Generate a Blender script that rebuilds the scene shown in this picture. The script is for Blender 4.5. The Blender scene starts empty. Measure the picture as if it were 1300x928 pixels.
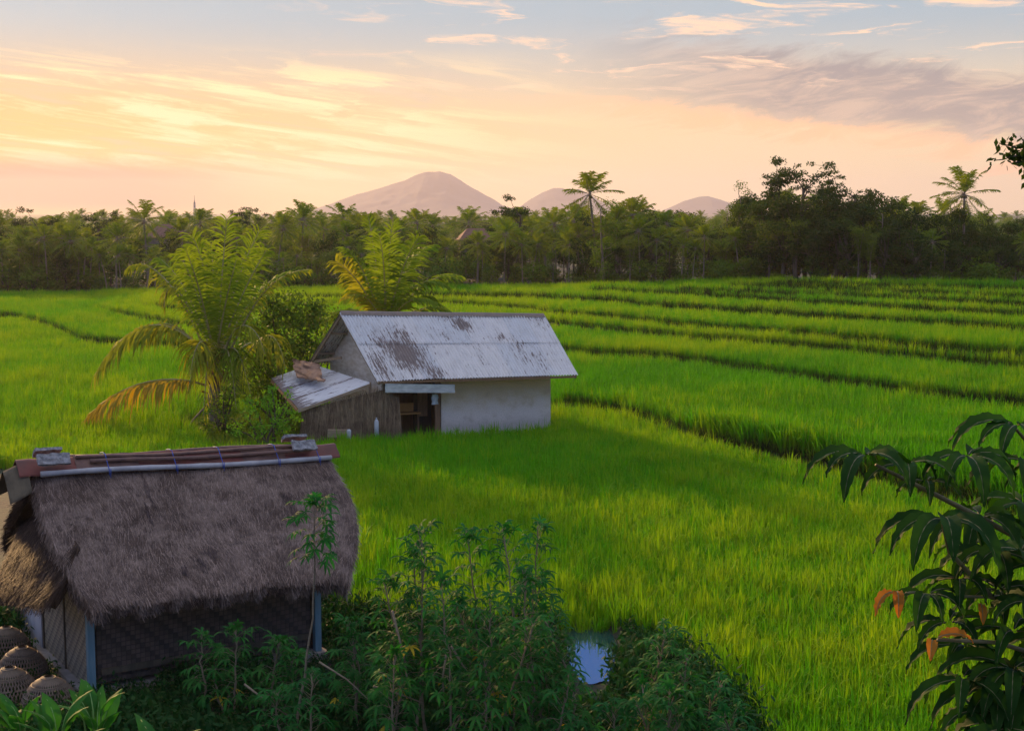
import bpy, math, random
import numpy as np
from mathutils import Vector, noise as mnoise
rng = np.random.default_rng(7)
random.seed(7)
R = math.radians
sc = bpy.context.scene
COL = sc.collection

# ------------------------------------------------------------------ camera
H, F = 7.5, 1800.0
PITCH = math.atan(194 / F)
cp, sp = math.cos(PITCH), math.sin(PITCH)
cam_d = bpy.data.cameras.new('camera'); cam = bpy.data.objects.new('camera', cam_d); COL.objects.link(cam)
cam.location = (0, 0, H); cam.rotation_euler = (math.pi / 2 - PITCH, 0, 0)
cam_d.sensor_width = 36; cam_d.lens = 36 * F / 1300; cam_d.clip_start = 0.1; cam_d.clip_end = 30000
sc.camera = cam

def ray(px, py):
    a = (px - 650) / F; b = (464 - py) / F
    return np.array([a, cp + b * sp, -sp + b * cp])
def at_y(px, py, Y):
    d = ray(px, py); return np.array([0, 0, H]) + d * (Y / d[1])
def at_z(px, py, z):
    d = ray(px, py); return np.array([0, 0, H]) + d * ((z - H) / d[2])
def proj(p):
    d = p[1] * cp - (p[2] - H) * sp; v = p[1] * sp + (p[2] - H) * cp
    return 650 + F * p[0] / d, 464 - F * v / d

# ------------------------------------------------------------------ object helpers
class MB:
    def __init__(s): s.v = []; s.f = []; s.n = 0; s.mi = []; s.smooth = True
    def add(s, v, f, mi=0):
        v = np.asarray(v, float).reshape(-1, 3)
        s.v.append(v)
        for q in f: s.f.append(tuple(int(i) + s.n for i in q)); s.mi.append(mi)
        s.n += len(v)
    def quads(s, V, mi=0):            # V (N,4,3)
        V = np.asarray(V, float); N = len(V)
        base = s.n; s.v.append(V.reshape(-1, 3))
        idx = np.arange(N * 4).reshape(-1, 4) + base
        s.f += [tuple(r) for r in idx.tolist()]; s.mi += [mi] * N; s.n += N * 4
    def grid(s, P, mi=0, wrap=False):  # P (a,b,3)
        P = np.asarray(P, float); a, b = P.shape[:2]
        base = s.n; s.v.append(P.reshape(-1, 3))
        for i in range(a - 1):
            for j in range(b if wrap else b - 1):
                k = (j + 1) % b
                s.f.append((base + i * b + j, base + i * b + k, base + (i + 1) * b + k, base + (i + 1) * b + j)); s.mi.append(mi)
        s.n += a * b
    def tube(s, pts, rad, seg=6, mi=0, cap=True):
        pts = np.asarray(pts, float); n = len(pts)
        rad = np.full(n, rad) if np.isscalar(rad) else np.asarray(rad, float)
        T = np.gradient(pts, axis=0); T /= (np.linalg.norm(T, axis=1)[:, None] + 1e-9)
        ref = np.array([0, 0, 1.0]) if abs(T[0][2]) < .9 else np.array([1.0, 0, 0])
        P = []
        for i in range(n):
            a = np.cross(ref, T[i]); a /= np.linalg.norm(a) + 1e-9; b = np.cross(T[i], a); ref = np.cross(a, T[i]) * -1; ref = b if False else ref
            ref = np.cross(T[i], a)
            th = np.arange(seg) * 2 * math.pi / seg
            P.append(pts[i] + rad[i] * (np.cos(th)[:, None] * a + np.sin(th)[:, None] * b))
        base = s.n
        s.grid(P, mi, wrap=True)
        if cap:
            s.f.append(tuple(base + j for j in range(seg))[::-1]); s.mi.append(mi)
            s.f.append(tuple(base + (n - 1) * seg + j for j in range(seg))); s.mi.append(mi)
    def box(s, c, sz, ax=None, mi=0):
        c = np.asarray(c, float); A = np.eye(3) if ax is None else np.asarray(ax, float)
        V = [c + A[0] * sz[0] * x / 2 + A[1] * sz[1] * y / 2 + A[2] * sz[2] * z / 2 for x in (-1, 1) for y in (-1, 1) for z in (-1, 1)]
        s.add(V, [(0, 1, 3, 2), (4, 6, 7, 5), (0, 4, 5, 1), (2, 3, 7, 6), (0, 2, 6, 4), (1, 5, 7, 3)], mi)
    def beam(s, a, b, w, h, mi=0, up=(0, 0, 1)):
        a = np.asarray(a, float); b = np.asarray(b, float); t = b - a; L = np.linalg.norm(t); t /= L
        x = np.cross(t, up); x /= np.linalg.norm(x) + 1e-9; y = np.cross(x, t)
        s.box((a + b) / 2, (L, w, h), (t, x, y), mi)
    def prism(s, poly, off, mi=0):     # extrude planar polygon by vector off
        poly = np.asarray(poly, float); n = len(poly); off = np.asarray(off, float)
        V = np.concatenate([poly, poly + off]); 
        s.add(V, [tuple(range(n))[::-1], tuple(range(n, 2 * n))] + [(i, (i + 1) % n, n + (i + 1) % n, n + i) for i in range(n)], mi)
    def mesh(s, name, mats, smooth=None):
        m = bpy.data.meshes.new(name)
        V = np.concatenate(s.v) if s.v else np.zeros((0, 3))
        m.from_pydata(V.tolist(), [], s.f)
        for x in (mats if isinstance(mats, (list, tuple)) else [mats]): m.materials.append(x)
        m.polygons.foreach_set('material_index', s.mi)
        if smooth if smooth is not None else s.smooth: m.polygons.foreach_set('use_smooth', [True] * len(s.f))
        m.validate(); m.update()
        return m
    def build(s, name, mats, parent=None, smooth=None, origin=None):
        m = s.mesh(name, mats, smooth)
        o = bpy.data.objects.new(name, m); COL.objects.link(o)
        if parent is not None:
            o.parent = parent
            o.matrix_parent_inverse = mat_inv(parent)
        return o
def mat_world(o):
    M = o.matrix_basis.copy()
    if o.parent: M = mat_world(o.parent) @ o.matrix_parent_inverse @ M
    return M
def mat_inv(o): return mat_world(o).inverted()
def tag(o, label=None, cat=None, group=None, kind=None):
    if label: o['label'] = label
    if cat: o['category'] = cat
    if group: o['group'] = group
    if kind: o['kind'] = kind
    return o
def empty(name, loc, rz=0.0, scale=1.0):
    o = bpy.data.objects.new(name, None); COL.objects.link(o)
    o.location = tuple(float(x) for x in loc); o.rotation_euler = (0, 0, rz); o.scale = (scale,) * 3
    o.empty_display_size = .2
    return o
def linked(name, mesh, parent):       # a part that shares mesh data, in the parent's own coordinates
    o = bpy.data.objects.new(name, mesh); COL.objects.link(o); o.parent = parent
    return o
def nrm(v): v = np.asarray(v, float); return v / (np.linalg.norm(v, axis=-1, keepdims=True) + 1e-9)

# ------------------------------------------------------------------ node helpers
class X:
    def __init__(s, nt, k): s.nt = nt; s.k = k
    def _m(s, op, *a):
        n = s.nt.nodes.new('ShaderNodeMath'); n.operation = op
        for i, x in enumerate((s,) + a):
            if isinstance(x, X): s.nt.links.new(x.k, n.inputs[i])
            else: n.inputs[i].default_value = x
        return X(s.nt, n.outputs[0])
    def __add__(s, o): return s._m('ADD', o)
    __radd__ = __add__
    def __mul__(s, o): return s._m('MULTIPLY', o)
    __rmul__ = __mul__
    def __sub__(s, o): return s._m('SUBTRACT', o)
    def __rsub__(s, o): return (s * -1) + o
    def __truediv__(s, o): return s._m('DIVIDE', o)
    def __pow__(s, o): return s._m('POWER', o)
    def max(s, o): return s._m('MAXIMUM', o)
    def min(s, o): return s._m('MINIMUM', o)
    def exp(s): return s._m('EXPONENT')
    def atan2(s, o): return s._m('ARCTAN2', o)
    def sqrt(s): return s._m('SQRT')
    def sin(s): return s._m('SINE')
    def abs(s): return s._m('ABSOLUTE')
    def ss(s, a, b):                  # smoothstep
        n = s.nt.nodes.new('ShaderNodeMapRange'); n.interpolation_type = 'SMOOTHSTEP'
        s.nt.links.new(s.k, n.inputs[0]); n.inputs[1].default_value = a; n.inputs[2].default_value = b
        return X(s.nt, n.outputs[0])
def comb(nt, x, y, z=0.0):
    n = nt.nodes.new('ShaderNodeCombineXYZ')
    for i, q in enumerate((x, y, z)):
        if isinstance(q, X): nt.links.new(q.k, n.inputs[i])
        else: n.inputs[i].default_value = q
    return n.outputs[0]
def noise(nt, vec=None, scale=5, detail=4, rough=.55, dist=0.0, out=0):
    n = nt.nodes.new('ShaderNodeTexNoise'); n.inputs['Scale'].default_value = scale
    n.inputs['Detail'].default_value = detail; n.inputs['Roughness'].default_value = rough; n.inputs['Distortion'].default_value = dist
    if vec is not None: nt.links.new(vec, n.inputs['Vector'])
    return X(nt, n.outputs[out])
def mixc(nt, f, a, b):
    n = nt.nodes.new('ShaderNodeMix'); n.data_type = 'RGBA'
    if isinstance(f, X): nt.links.new(f.k, n.inputs[0])
    else: n.inputs[0].default_value = f
    for i, q in ((6, a), (7, b)):
        if isinstance(q, (tuple, list)): n.inputs[i].default_value = tuple(q[:3]) + (1,)
        else: nt.links.new(q, n.inputs[i])
    return n.outputs[2]
def coords(nt, kind='Object', scale=None):
    t = nt.nodes.new('ShaderNodeTexCoord'); o = t.outputs[kind]
    if scale:
        m = nt.nodes.new('ShaderNodeMapping'); m.inputs['Scale'].default_value = scale; nt.links.new(o, m.inputs[0]); o = m.outputs[0]
    return o
def newmat(name):
    m = bpy.data.materials.new(name); m.use_nodes = True; nt = m.node_tree
    b = nt.nodes['Principled BSDF']; return m, nt, b
def bump(nt, b, h, strength=.5, dist=.02):
    n = nt.nodes.new('ShaderNodeBump'); n.inputs['Strength'].default_value = strength; n.inputs['Distance'].default_value = dist
    nt.links.new(h.k, n.inputs['Height']); nt.links.new(n.outputs[0], b.inputs['Normal'])
def rnd(nt):
    n = nt.nodes.new('ShaderNodeObjectInfo'); return X(nt, n.outputs['Random'])

def leafmat(name, c1, c2, c3=None, trans=.4, rough=.45, nscale=1.5, tcol=None, inst=None, spec=.12, facevar=0.0):
    m, nt, b = newmat(name)
    g = nt.nodes.new('ShaderNodeNewGeometry')
    n1 = noise(nt, g.outputs['Position'], nscale, 3)
    col = mixc(nt, n1.ss(.35, .65), c1, c2)
    r = rnd(nt)
    col = mixc(nt, r * .6, col, c3 or c2)
    if facevar:
        wn = X(nt, g.outputs['Random Per Island'])
        col = mixc(nt, wn * facevar, col, tuple(min(1, x * 1.7) for x in c2))
    if inst:
        a = nt.nodes.new('ShaderNodeAttribute'); a.attribute_type = 'INSTANCER'; a.attribute_name = 'tint'
        col = mixc(nt, X(nt, a.outputs['Fac']), col, inst)
    nt.links.new(col, b.inputs['Base Color']); b.inputs['Roughness'].default_value = rough
    b.inputs['Specular IOR Level'].default_value = spec * .4; b.inputs['Roughness'].default_value = max(rough, .62)
    t = nt.nodes.new('ShaderNodeBsdfTranslucent')
    hs = nt.nodes.new('ShaderNodeMix'); hs.data_type = 'RGBA'; hs.blend_type = 'MULTIPLY'; hs.inputs[0].default_value = 1
    nt.links.new(col, hs.inputs[6]); hs.inputs[7].default_value = tuple(tcol or (1.7, 1.6, .55)) + (1,)
    nt.links.new(hs.outputs[2], t.inputs[0])
    mx = nt.nodes.new('ShaderNodeMixShader'); mx.inputs[0].default_value = trans
    nt.links.new(b.outputs[0], mx.inputs[1]); nt.links.new(t.outputs[0], mx.inputs[2])
    nt.links.new(mx.outputs[0], nt.nodes['Material Output'].inputs['Surface'])
    return m
def simple(name, c1, c2, scale=4, rough=.8, stretch=None, bumpv=.0, bdist=.01, detail=5, spec=.3, metal=0.0, coord='Object'):
    m, nt, b = newmat(name)
    v = coords(nt, coord, stretch or (1, 1, 1))
    n1 = noise(nt, v, scale, detail, .6)
    nt.links.new(mixc(nt, n1.ss(.3, .7), c1, c2), b.inputs['Base Color'])
    b.inputs['Roughness'].default_value = rough; b.inputs['Specular IOR Level'].default_value = spec; b.inputs['Metallic'].default_value = metal
    if bumpv: bump(nt, b, n1, bumpv, bdist)
    return m

M = {}
M['soil'] = simple('soil', (.03, .025, .014), (.05, .04, .022), 2.0, .9, bumpv=.6, bdist=.05)
M['grass'] = leafmat('grass', (.06, .14, .012), (.10, .20, .018), (.14, .19, .025), .35)
M['dike'] = leafmat('dike', (.012, .032, .005), (.03, .055, .010), (.04, .05, .012), .15, .65, .9, facevar=.3)  # leaf colour kept very dark so the tufts act as bank shade
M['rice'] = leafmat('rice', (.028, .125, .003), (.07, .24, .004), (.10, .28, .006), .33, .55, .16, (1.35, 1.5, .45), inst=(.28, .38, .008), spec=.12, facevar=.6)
M['far_leaf'] = leafmat('far_leaf', (.035, .085, .010), (.075, .14, .014), (.12, .14, .016), .34, .6, .25, facevar=.4)
M['dark_leaf'] = leafmat('dark_leaf', (.014, .036, .006), (.03, .06, .009), (.045, .06, .010), .26, .6, .25, facevar=.4)
M['bamboo_leaf'] = leafmat('bamboo_leaf', (.055, .11, .012), (.09, .14, .016), (.13, .14, .018), .32, .6, .25, facevar=.4)
M['palm_far'] = leafmat('palm_far', (.06, .13, .010), (.12, .19, .014), (.17, .18, .016), .38, .5, .2, facevar=.3)
M['palm'] = leafmat('palm', (.08, .15, .012), (.16, .23, .018), (.12, .18, .018), .4, .38, .8, facevar=.3)
M['palm_dry'] = leafmat('palm_dry', (.26, .22, .03), (.36, .25, .03), (.18, .20, .025), .4, .45, .9, (1.5, 1.2, .5), facevar=.4)
M['shrub'] = leafmat('shrub', (.08, .22, .02), (.14, .32, .025), (.12, .26, .02), .42, .45, 1.5, facevar=.3)
M['cassava'] = leafmat('cassava', (.006, .06, .014), (.020, .115, .022), (.04, .12, .014), .32, .55, 1.2, (1.2, 1.6, .6), spec=.15, facevar=.45)
M['cassava_yellow'] = leafmat('cassava_yellow', (.35, .27, .02), (.42, .33, .03), None, .4)
M['weed'] = leafmat('weed', (.006, .035, .010), (.016, .06, .014), (.02, .055, .012), .25, .6, .9, (1.2, 1.5, .6), facevar=.4)
M['dark_shrub'] = leafmat('dark_shrub', (.03, .08, .010), (.07, .14, .016), (.09, .14, .018), .33, .42, .9, facevar=.35)
M['bark'] = simple('bark', (.13, .10, .075), (.22, .18, .14), 6, .9, (1, 1, .3), .6, .02)
M['bark_dark'] = simple('bark_dark', (.06, .05, .035), (.11, .09, .06), 6, .9, (1, 1, .3), .6, .02)
M['palm_trunk'] = simple('palm_trunk', (.16, .13, .10), (.26, .22, .17), 5, .9, (.4, .4, 4), .6, .02)

# ------------------------------------------------------------------ terraces
PXS = np.arange(-140, 1441, 20.0)
def li(pts): p = np.array(pts, float); return np.interp(PXS, p[:, 0], p[:, 1])
EDGE_Y = [
 [(-140, 524), (690, 521), (705, 521), (727, 521), (780, 530), (847, 550), (900, 568), (977, 584), (1038, 598), (1200, 640), (1300, 668), (1440, 705)],
 [(-140, 398), (0, 398), (24, 399), (71, 412), (102, 427), (152, 433), (300, 438), (600, 440), (715, 441), (760, 446), (821, 449), (900, 457), (977, 469), (1054, 480), (1146, 492), (1208, 500), (1300, 508), (1440, 520)],
 [(-140, 385), (120, 386), (166, 398), (225, 410), (320, 412), (500, 406), (698, 407), (788, 417), (861, 425), (900, 428), (992, 435), (1084, 443), (1177, 452), (1300, 463), (1440, 474)],
 [(-140, 382), (180, 383), (232, 391), (333, 388), (440, 383), (569, 382), (657, 388), (715, 395), (788, 400), (861, 409), (992, 418), (1084, 428), (1177, 437), (1300, 446), (1440, 455)],
 [(-140, 378), (300, 374.5), (450, 374.5), (560, 373), (674, 375), (765, 379), (841, 387), (920, 392), (992, 397), (1100, 404), (1300, 417), (1440, 425)],
 [(-140, 374), (700, 367), (766, 366), (832, 370), (920, 375), (992, 380), (1084, 385), (1177, 391), (1300, 398), (1440, 403)],
 [(-140, 372), (830, 363), (900, 367), (1084, 374), (1300, 385), (1440, 390)],
 [(-140, 371), (900, 359), (946, 361), (1115, 367), (1300, 375), (1440, 379)],
 [(-140, 370), (960, 356), (1000, 357), (1300, 365), (1440, 368)]]
EDGE_A = [[(690, 0), (712, .36), (1400, .46)], [(0, .34), (1400, .36)], [(118, 0), (150, .36), (1400, .38)], [(175, 0), (200, .3), (1400, .36)],
          [(300, 0), (420, .22), (680, .32)], [(735, 0), (770, .28)], [(850, 0), (880, .26)], [(915, 0), (945, .24)], [(970, 0), (1000, .22)]]
BACK_Y = [(-140, 392), (0, 389), (60, 383), (150, 376), (250, 371), (350, 369), (560, 368), (700, 363), (760, 361), (875, 354), (1000, 351.5), (1300, 355), (1440, 357)]
EA, EY, AMP = [], [], []
zlow = np.zeros_like(PXS); prev = None
for k, (ys, am) in enumerate(zip(EDGE_Y, EDGE_A)):
    y = li(ys); zl = zlow + (0.04 if k == 0 else .5)
    P = np.array([at_z(px, yy, zz) for px, yy, zz in zip(PXS, y, zl)])
    Yk = P[:, 1]
    if prev is not None: Yk = np.maximum(Yk, prev + 1.2)
    prev = Yk
    EA.append(P[:, 0] / P[:, 1]); EY.append(Yk); AMP.append(li(am)); zlow = zlow + AMP[-1]
Pb = np.array([at_z(px, yy, zz + .45) for px, yy, zz in zip(PXS, li(BACK_Y), zlow)])
BA = Pb[:, 0] / Pb[:, 1]; BY = np.maximum(Pb[:, 1], prev + 2)
def edge_y(k, a): return np.interp(a, EA[k], EY[k])
def back_y(a): return np.interp(a, BA, BY)
def yfrom(X_, Y_):
    """tangent of the bearing and the distance measured along the view axis, with everything beyond the frame clamped"""
    X_ = np.asarray(X_, float); Y_ = np.asarray(Y_, float)
    r = np.hypot(X_, Y_); az = np.arctan2(X_, Y_); azc = np.clip(az, -.41, .41)
    return np.tan(azc), r * np.cos(azc), np.clip(1 - (np.abs(az) - .5) / .4, 0, 1)
def ground_z(X_, Y_):
    a, y, fade = yfrom(X_, Y_); z = np.zeros_like(y)
    for k in range(len(EY)):
        t = np.clip((y - edge_y(k, a)) / .16 + .5, 0, 1); z = z + np.interp(a, EA[k], AMP[k]) * t * fade
    z = z * (1 - np.clip((y - back_y(a) - 22) / 60, 0, 1))
    # the dip with the pool
    p = POOL; d = np.hypot((np.asarray(X_) - p[0]) / .5, (np.asarray(Y_) - p[1]) / 2.2)
    z = z - .35 * np.clip(1.25 - d, 0, 1)
    return z
POOL = at_z(748, 818, -.1)
def build_ground():
    azs = np.concatenate([np.linspace(-math.pi, -.6, 30)[:-1], np.linspace(-.6, -.42, 24)[:-1], np.linspace(-.42, .42, 330), np.linspace(.42, .6, 24)[1:], np.linspace(.6, math.pi, 30)[1:]])
    rows = []
    for az in azs:
        azc = np.clip(az, -.41, .41); a = math.tan(azc); c = math.cos(azc)
        rs = [1.0, 5, 10, 14] + list(np.arange(17, 33, .45))
        es = [float(edge_y(k, a)) for k in range(len(EY))]
        last = 33.0
        for e in es:
            e0, e1 = e - .08, e + .08
            n = 7; e0 = max(e0, last + .02); e1 = max(e1, e0 + .02)
            rs += list(np.linspace(last, e0, n)[1:]) + [e1]; last = e1
        rs += [last + 3, 150, 190, 260, 400, 700, 1400, 2400, 3800, 6000]
        rows.append([[r / c * math.sin(az), r / c * math.cos(az)] for r in rs])
    G = np.array(rows); Z = ground_z(G[..., 0], G[..., 1])
    Z = Z + np.where(np.hypot(G[..., 0], G[..., 1]) < 130, .03 * np.sin(G[..., 0] * 1.7) * np.cos(G[..., 1] * 1.3), 0)
    mb = MB(); mb.grid(np.concatenate([G, Z[..., None]], 2))
    c0 = mb.n; b = len(rows[0])
    mb.add([[0, 0, 0]], []); 
    for i in range(len(azs) - 1): mb.f.append((c0, i * b, (i + 1) * b)); mb.mi.append(0)
    m, nt, bs = newmat('ground')
    v = coords(nt, 'Object')
    n1 = noise(nt, v, .6, 6); n2 = noise(nt, v, .02, 4); n3 = noise(nt, v, 9, 4)
    near = mixc(nt, n1.ss(.4, .62), (.020, .017, .010), (.016, .026, .007))
    s = nt.nodes.new('ShaderNodeSeparateXYZ'); nt.links.new(v, s.inputs[0])
    far = ((X(nt, s.outputs[0]) ** 2) + (X(nt, s.outputs[1]) ** 2)).sqrt().ss(140, 400)
    wood = mixc(nt, n2, (.03, .05, .012), (.06, .09, .02))
    nt.links.new(mixc(nt, far, near, wood), bs.inputs['Base Color']); bs.inputs['Roughness'].default_value = .9
    bump(nt, bs, n3, .7, .04)
    tag(mb.build('ground', m), 'earthen ground stepping up in low rice terraces', 'ground', kind='structure')
build_ground()

# ------------------------------------------------------------------ huts: layout numbers used by everything else
TH = R(33); U1 = np.array([math.cos(TH), math.sin(TH), 0]); V1 = np.array([-math.sin(TH), math.cos(TH), 0]); ZV = np.array([0, 0, 1.0])
A1 = at_z(117, 888, 0)                         # front-left post of the thatched hut
def along(px, P, U):                           # distance along U from P whose picture x is px
    k = (px - 650) / F
    return (k * (P[1] * cp - (P[2] - H) * sp) - P[0]) / (U[0] - k * U[1] * cp)
L1 = along(403, A1, U1); W1 = 4.0
TH2 = R(20); U2 = np.array([math.cos(TH2), math.sin(TH2), 0]); V2 = np.array([-math.sin(TH2), math.cos(TH2), 0])
print('hut1', A1, L1, 'pool', POOL, 'back', BY[::10])

# ------------------------------------------------------------------ scattered stuff by geometry nodes
def make_variants(name, meshes):
    c = bpy.data.collections.new(name)
    for i, m in enumerate(meshes):
        o = bpy.data.objects.new(name + '_%d' % i, m); c.objects.link(o)
    return c
def scatter(name, pts, rotz, scale, tint, coll, label, cat, tilt=None):
    me = bpy.data.meshes.new(name); me.from_pydata([tuple(p) for p in pts.tolist()], [], [])
    n = len(pts)
    rot = np.zeros((n, 3), np.float32); rot[:, 2] = rotz
    if tilt is not None: rot[:, 0] = tilt
    at = me.attributes.new('rot', 'FLOAT_VECTOR', 'POINT'); at.data.foreach_set('vector', rot.ravel())
    sv = np.repeat(np.asarray(scale, np.float32)[:, None], 3, 1) if np.ndim(scale) == 1 else np.asarray(scale, np.float32)
    at = me.attributes.new('scl', 'FLOAT_VECTOR', 'POINT'); at.data.foreach_set('vector', sv.ravel())
    at = me.attributes.new('tint', 'FLOAT', 'POINT'); at.data.foreach_set('value', np.asarray(tint, np.float32))
    at = me.attributes.new('pick', 'INT', 'POINT'); at.data.foreach_set('value', rng.integers(0, len(coll.objects), n).astype(np.int32))
    o = bpy.data.objects.new(name, me); COL.objects.link(o)
    ng = bpy.data.node_groups.new(name, 'GeometryNodeTree')
    ng.interface.new_socket('Geometry', in_out='INPUT', socket_type='NodeSocketGeometry')
    ng.interface.new_socket('Geometry', in_out='OUTPUT', socket_type='NodeSocketGeometry')
    N = ng.nodes.new; L = ng.links.new
    gi = N('NodeGroupInput'); go = N('NodeGroupOutput'); ci = N('GeometryNodeCollectionInfo'); ci.inputs['Collection'].default_value = coll
    ci.inputs['Separate Children'].default_value = True; ci.inputs['Reset Children'].default_value = True
    ip = N('GeometryNodeInstanceOnPoints'); ip.inputs['Pick Instance'].default_value = True
    def na(nm, ty):
        q = N('GeometryNodeInputNamedAttribute'); q.data_type = ty; q.inputs['Name'].default_value = nm; return q.outputs['Attribute']
    L(gi.outputs[0], ip.inputs['Points']); L(ci.outputs[0], ip.inputs['Instance'])
    L(na('pick', 'INT'), ip.inputs['Instance Index']); L(na('scl', 'FLOAT_VECTOR'), ip.inputs['Scale'])
    er = N('FunctionNodeEulerToRotation'); L(na('rot', 'FLOAT_VECTOR'), er.inputs[0]); L(er.outputs[0], ip.inputs['Rotation'])
    L(ip.outputs[0], go.inputs[0])
    md = o.modifiers.new('scatter', 'NODES'); md.node_group = ng
    tag(o, label, cat, kind='stuff'); return o

def tuft(n, h, spread, w, lean=.35, seg=4, r=rng):
    mb = MB()
    th = r.uniform(0, 2 * math.pi, n); rad = spread * np.sqrt(r.uniform(0, 1, n)); L = h * r.uniform(.7, 1.08, n)
    ln = np.abs(r.normal(lean * .45, lean * .35, n)); curl = r.uniform(.0, 1.0, n) ** 2.2 * 1.9
    phi = th + r.normal(0, .6, n); face = phi + math.pi / 2 + r.normal(0, .5, n)
    t = np.linspace(0, 1, seg + 1)
    Vq = []
    for i in range(n):
        ang = ln[i] + curl[i] * t ** 3.5
        ds = L[i] / seg
        hx = np.concatenate([[0], np.cumsum(np.sin(ang[1:]) * ds)]); hz = np.concatenate([[0], np.cumsum(np.cos(ang[1:]) * ds)])
        c = np.stack([rad[i] * math.cos(th[i]) + hx * math.cos(phi[i]), rad[i] * math.sin(th[i]) + hx * math.sin(phi[i]), hz], 1)
        ww = w * np.array([.7, 1, .95, .65, .05])[:seg + 1] if seg == 4 else w * np.linspace(1, .1, seg + 1)
        s = np.array([math.cos(face[i]), math.sin(face[i]), 0])
        mb.grid(np.stack([c - s * ww[:, None] / 2, c + s * ww[:, None] / 2], 1))
    return mb
rice_near = make_variants('rice_tuft', [tuft(10, .62, .045, .023, lean=.24).mesh('rice_tuft', M['rice']) for _ in range(6)])
rice_mid = make_variants('rice_clump', [tuft(11, .66, .06, .036, lean=.24, seg=3).mesh('rice_clump', M['rice']) for _ in range(5)])
rice_far = make_variants('rice_patch', [tuft(20, .58, .10, .044, lean=.26, seg=2).mesh('rice_patch', M['rice']) for _ in range(5)])
bank_shade_v = make_variants('dike_weed', [tuft(26, .46, .13, .022, lean=.6, seg=3).mesh('dike_weed', M['dike']) for _ in range(4)])
grass_v = make_variants('grass_tuft', [tuft(30, .30, .12, .010, lean=.7).mesh('grass_tuft', M['grass']) for _ in range(4)])

def in_quad(X_, Y_, O, U, V, u0, u1, v0, v1):
    dx = X_ - O[0]; dy = Y_ - O[1]; u = dx * U[0] + dy * U[1]; v = dx * V[0] + dy * V[1]
    return (u > u0) & (u < u1) & (v > v0) & (v < v1)
HUT2 = at_y(432, 397, 47.0)                    # left end of the tin roof's ridge
_nb = [(-140, 560), (380, 760), (455, 790), (560, 800), (720, 800), (735, 795), (800, 800), (838, 815), (900, 868), (960, 940), (1000, 1000), (1440, 1100)]
_np = np.array([at_z(x, y, 0) for x, y in _nb]); NBA, NBY = _np[:, 0] / _np[:, 1], _np[:, 1]
def jgrid(y0, y1, step, amax=.47):
    ys = np.arange(y0, y1, step); P = []
    for y in ys:
        xs = np.arange(-amax * y, amax * y, step); P.append(np.stack([xs, np.full_like(xs, y)], 1))
    P = np.concatenate(P); return P + rng.uniform(-.42, .42, P.shape) * step
def snoise(P, s, off=0.0):
    return np.array([mnoise.noise(Vector((x * s + off, y * s + off, off))) for x, y in P])
PALM0 = at_z(268, 548, 0)
def keep_rice(P, pad=.22):
    X_, Y_ = P[:, 0], P[:, 1]; a, y, fade = yfrom(X_, Y_)
    k = (y < back_y(a) - .8) & (y > np.interp(a, NBA, NBY))
    for e in range(len(EY)):
        am = np.interp(a, EA[e], AMP[e]); d = y - edge_y(e, a)
        if e == 0: k &= ~((am > .05) & (d > -1.15 - .35 * np.sin(X_ * .9)) & (d < -.04))
        else: k &= ~((am > .03) & (d > -.95) & (d < .10))
    k &= ~in_quad(X_, Y_, A1, U1, V1, -.9, L1 + .5, -1.5, W1 + .4)
    k &= ~in_quad(X_, Y_, HUT2, U2, V2, -1.2, 7.0, -2.6, 2.8)
    k &= ~in_quad(X_, Y_, HUT2, U2, V2, -4.6, 0, -2.6, 2.8)
    d = np.hypot((X_ - PALM0[0] - 1.0) / 2.4, (Y_ - PALM0[1] - 1.2) / 2.2); k &= d > 1
    return k
def rice_object(P, coll, sc0, label, name='rice'):
    P = P[keep_rice(P)]
    z = ground_z(P[:, 0], P[:, 1]); n = len(P)
    g = snoise(P, .11); g2 = snoise(P, .5, 9.1); g3 = snoise(P, .03, 3.3)
    a, y, _ = yfrom(P[:, 0], P[:, 1])
    tier = sum(((y > edge_y(k, a)) & (np.interp(a, EA[k], AMP[k]) > .05)).astype(float) for k in range(len(EY)))
    th = np.array([mnoise.noise(Vector((t * 3.7, .5, .2))) for t in tier])
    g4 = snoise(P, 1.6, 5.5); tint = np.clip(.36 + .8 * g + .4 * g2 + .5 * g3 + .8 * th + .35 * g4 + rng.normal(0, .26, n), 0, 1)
    tint = np.clip(tint + .14 * (P[:, 0] / P[:, 1] < -.1), 0, 1)  # yellower tint on the left fields paints in warm low sunlight
    if sc0 > 1.1: sc0 = sc0 * (1 + .28 * np.clip(1 - (y - edge_y(0, a)) / 3.5, 0, 1))
    s = sc0 * (1 + .14 * g2 + .16 * g4 + rng.normal(0, .13, n))
    print(label, n)
    return scatter(name, np.column_stack([P, z - .02]), rng.uniform(0, 6.28, n), s, tint, coll, label, 'rice crop', tilt=rng.normal(0, .06, n))
P = jgrid(17, 46, .15); a_, y_, _ = yfrom(P[:, 0], P[:, 1])
first = (y_ < edge_y(0, a_)) | (a_ < (690 - 650) / F)
left = P[:, 0] / P[:, 1] < -.165
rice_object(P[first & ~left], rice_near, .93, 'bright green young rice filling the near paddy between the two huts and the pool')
rice_object(P[first & left], rice_near, .93, 'rice tinted golden green as if sunlit in the left paddy behind the thatched hut')
rice_object(P[~first], rice_near, 1.18, 'tall dark green rice standing on the first raised terrace edge')
P = jgrid(46, 72, .205); l = P[:, 0] / P[:, 1] < -.115
rice_object(P[l], rice_mid, .95, 'rice tinted yellow green as if sunlit in the wide left paddies behind the leaning coconut palm')
rice_object(P[~l], rice_mid, 1.0, 'yellow green rice on the middle terraces right of the tin roofed hut')
P = jgrid(72, 122, .31)
rice_object(P, rice_far, 1.0, 'green rice on the uppermost terraces below the tree line')

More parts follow.
